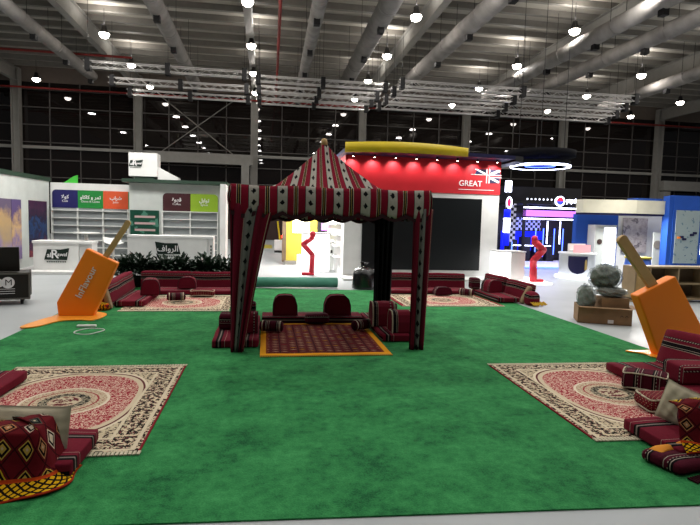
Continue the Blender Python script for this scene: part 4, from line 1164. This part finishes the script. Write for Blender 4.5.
for z0, z1, mm in ((2.75, 3.12, 'led'), (1.35, 1.85, 'led'), (1.85, 2.15, 'ledb'), (.9, 1.35, 'ledb')):
    m = MB(); m.tube((0, 0, z0), (0, 0, z1), .11, 16); m.build('lamp_segment', M[mm] if mm == 'led' else M['ledbs'], t, True)
m = MB(); m.lathe([(.10, 0), (.13, 0), (.13, .03), (.10, .03), (.10, 0)], 24, sx=.8, sy=1.5, cap=False); o = m.build('oval_ring', M['led'], t); o.rotation_euler = (PI/2, 0, 0); o.location = (-.02, -.14, 2.38)
m = MB(); m.lathe([(.10, 0), (.10, .02)], 24, sx=.75, sy=1.5); o = m.build('oval_sign', glow('oval_red', '#b8305a', .9), t); o.rotation_euler = (PI/2, 0, 0); o.location = (-.02, -.13, 2.38)
t = T('ring_light', 'black hanging disc with white glowing rim above the neon stand', 'ceiling light', (10.9, 20.2, 3.98))
t.scale = (.92, .92, .92)
m = MB(); m.lathe([(1.05, 0), (1.22, 0), (1.25, .06), (1.25, .22), (1.05, .22), (1.05, 0)], 48, cap=False); m.lathe([(.001, .40), (1.45, .40), (1.45, .66), (.001, .66)], 48); m.build('disc', M['black'], t, True)
m = MB(); m.lathe([(1.21, -.03), (1.26, -.03), (1.27, .05), (1.21, .05), (1.21, -.03)], 48, cap=False); m.build('glowing_rim', M['led'], t, True)
m = MB(); m.lathe([(.6, .02), (.64, .02), (.64, .06), (.6, .06), (.6, .02)], 36, cap=False); m.build('inner_ring', M['ledb'], t, True)
for a in (0, 2.1, 4.2):
    m = MB(); m.tube((1.1 * math.cos(a), 1.1 * math.sin(a), .2), (1.1 * math.cos(a), 1.1 * math.sin(a), ZC - 4.2), .012, 4); m.build('cable', M['dark'], t)
# round counter with shield
t = T('shield_counter', 'curved white counter with blue shield emblem by the neon stand', 'counter', (9.80, 15.5, 0))
t.scale = (.86, .86, .95)
m = MB(); m.lathe([(.62, .08), (.62, .80), (.66, .80), (.66, .85), (.001, .85)], 36); m.build('body', M['white'], t, True)
m = MB(); m.lathe([(.75, 0), (.75, .05), (.73, .08), (.001, .08)], 36); m.build('glowing_base', M['ledw'], t, True)
m = MB()
def fn(a, b):
    wd = .40 * (1 if b > .55 else math.sqrt(max(0, 1 - ((.55 - b) / .55) ** 2)) ); q = -PI / 2 - .50 + (a * 2 - 1) * wd / .63 * .85
    return (.632 * math.cos(q), .632 * math.sin(q), .16 + b * .58), (a, b)
m.grid(fn, 14, 16); m.build('shield_emblem', M['navy'], t, True, solid=.008)
m = MB(); m.prism([(-.09, .3), (.0, .33), (-.02, .60), (-.06, .66), (-.09, .58)], 'y', -.66, -.645); m.build('gold_figure', flat('gold_mark', '#b09a60', .4), t)
t = T('snack_tray', 'pink and orange lit display box standing on the shield counter', 'display box', (9.95, 15.45, .81))
bx('box', M['white'], t, -.4, .2, -.1, .2, 0, .08); bx('lit_front', glow('peach_light', '#e88a90', .9), t, -.38, .18, -.12, -.10, .01, .24); bx('back', M['white'], t, -.4, .2, .17, .2, .08, .27)

# white stand with beige fascia
t = T('beige_fascia_stand', 'white stand with pale beige angled fascia at right', 'exhibition stand', (9.75, 15.4, 0))
m = MB(); m.prism([(.22, .2), (1.72, -.3), (2.78, -.3), (2.78, .4), (.22, .6)], 'z', 2.08, 2.50); m.build('fascia', M['beigefascia'], t)
m = MB(); m.prism([(.22, .22), (1.72, -.28), (2.78, -.28), (2.78, .4), (.22, .6)], 'z', 2.02, 2.08); m.build('fascia_underline', M['navy'], t)
bx('back_wall', M['white2'], t, 1.95, 4.2, .9, 1.1, 0, 2.5); bx('blue_wall', M['bluew'], t, .42, 1.95, .85, 1.05, 0, 2.04)
bx('roof_edge', M['bluew'], t, 1.9, 2.78, -.1, .4, 2.5, 2.58)
mk = Mat('stone_print', .5, .3); n = mk.noise(2.6, 5, None, .6); mk.col(mk.ramp(n, [(.35, '#8c8488'), (.5, '#b4adae'), (.58, '#5c5660'), (.66, '#aaa4a6')], 'LINEAR'))
bx('stone_picture', mk.m, t, 2.12, 3.02, .80, .85, .80, 1.96)
bx('leaflet_panel', M['gwall'], t, 2.72, 3.0, .1, .14, .2, 1.5); m = MB(); m.lathe([(.14, 0), (.14, .01)], 20); o = m.build('round_mark', M['purlin'], t); o.rotation_euler = (PI/2, 0, 0); o.location = (2.86, .095, 1.1)
t = T('lit_cabinet', 'white glowing glass cabinet against the blue wall at right', 'cabinet', (10.60, 15.85, 0))
bx('frame', M['white'], t, 0, .78, 0, .4, 0, 1.70); bx('lit_interior', M['ledw'], t, .34, .74, -.01, 0, .1, 1.62)
for k in range(6): bx('shelf_board', M['shelfpanel'], t, .34, .74, -.05, -.01, .2 + k * .23, .215 + k * .23)
bx('print_panel', M['gwall'], t, .03, .30, -.012, 0, .2, 1.6); m = MB(); m.lathe([(.09, 0), (.09, .01)], 18); o = m.build('round_mark', M['purple'], t); o.rotation_euler = (PI/2, 0, 0); o.location = (.17, -.02, 1.15)
t = T('cloth_table', 'small table under a dark blue cloth behind the wooden shelf', 'table', (10.95, 14.2, 0))
m = MB(); m.lathe([(.42, 0), (.34, .72), (.001, .73)], 20); m.build('blue_cloth', M['bluew'], t, True); m = MB(); m.lathe([(.36, .73), (.36, .78), (.001, .78)], 20); m.build('table_top', M['yellow2'], t, True)
area('stand_fill_light', (11.6, 15.0, 2.0), 110, .5, (R(-25), 0, 0))  # fill added to brighten the white stand, no lamp modelled
area('stand_fill_light', (10.6, 14.4, 3.2), 70, .4, (R(-25), 0, 0))
t = T('blue_frame_stand', 'blue framed wall with tall grey map poster at the right edge', 'wall panel', (12.45, 14.9, 0))
bx('panel', M['bluew'], t, .16, 1.2, 0, .3, 0, 2.68); bx('side_edge', M['bluew'], t, .02, .16, .02, .3, 0, 2.66)
mp = Mat('map_print', .5, .3); u, v = mp.uv(); n = mp.noise(5, 4, mp.vec(u, v, 1)); k = mp.mix(n.gt(.62), '#8c9a9c', '#5a7484'); k = mp.mix(mp.noise(9, 2, mp.vec(u, v, 5)).gt(.68), k, '#24406c')
bx('map_poster', mp.col(k).m, t, .26, 1.1, -.02, 0, .55, 2.22)
m = MB()
for k, (a, b) in enumerate(((.42, 1.35), (.52, 1.28), (.78, 1.42), (.88, 1.48))): m.box(a, a + .14, -.035, -.02, b, b + .07)
m.build('map_marker', M['navy'], t); bx('map_marker', M['orange'], t, .34, .44, -.036, -.02, 1.33, 1.39)
t = T('far_blue_stand', 'blue and white wall sliver behind the blue frame at the right edge', 'wall panel', (13.7, 15.6, 0))
bx('wall', M['bluew'], t, 0, 2.2, 0, .3, 0, 2.6); bx('white_top', M['white2'], t, 0, 2.2, -.05, .35, 2.6, 2.72); bx('picture', M['ledw'], t, .12, 1.5, -.03, 0, .8, 2.0)

# ---------------------------------------------------------------- world, camera
w = bpy.data.worlds.new('World'); S.world = w; w.use_nodes = True
w.node_tree.nodes['Background'].inputs[0].default_value = (.9, .95, 1, 1); w.node_tree.nodes['Background'].inputs[1].default_value = .05
cd = bpy.data.cameras.new('Camera'); cam = bpy.data.objects.new('Camera', cd); C.objects.link(cam); S.camera = cam
cd.sensor_fit = 'HORIZONTAL'; cd.sensor_width = 36; cd.lens = 530 / 700 * 36; cd.clip_end = 200
yw, pt, rl = R(9.1), R(-4.6), R(1.5)
fw = Vector((math.sin(yw) * math.cos(pt), math.cos(yw) * math.cos(pt), math.sin(pt)))
rt = Vector((math.cos(yw), -math.sin(yw), 0)); up = rt.cross(fw)
Rv = rt * math.cos(rl) + up * math.sin(rl); Uv = up * math.cos(rl) - rt * math.sin(rl)
cam.matrix_world = Matrix(((Rv.x, Uv.x, -fw.x, 0), (Rv.y, Uv.y, -fw.y, 0), (Rv.z, Uv.z, -fw.z, 1.65), (0, 0, 0, 1)))
S.view_settings.view_transform = 'Standard'; S.view_settings.look = 'None'; S.view_settings.gamma = 1; S.view_settings.use_curve_mapping = False
S.view_settings.exposure = 0.0
S.cycles.max_bounces = 6; S.cycles.diffuse_bounces = 4
S.cycles.sample_clamp_indirect = 4.0
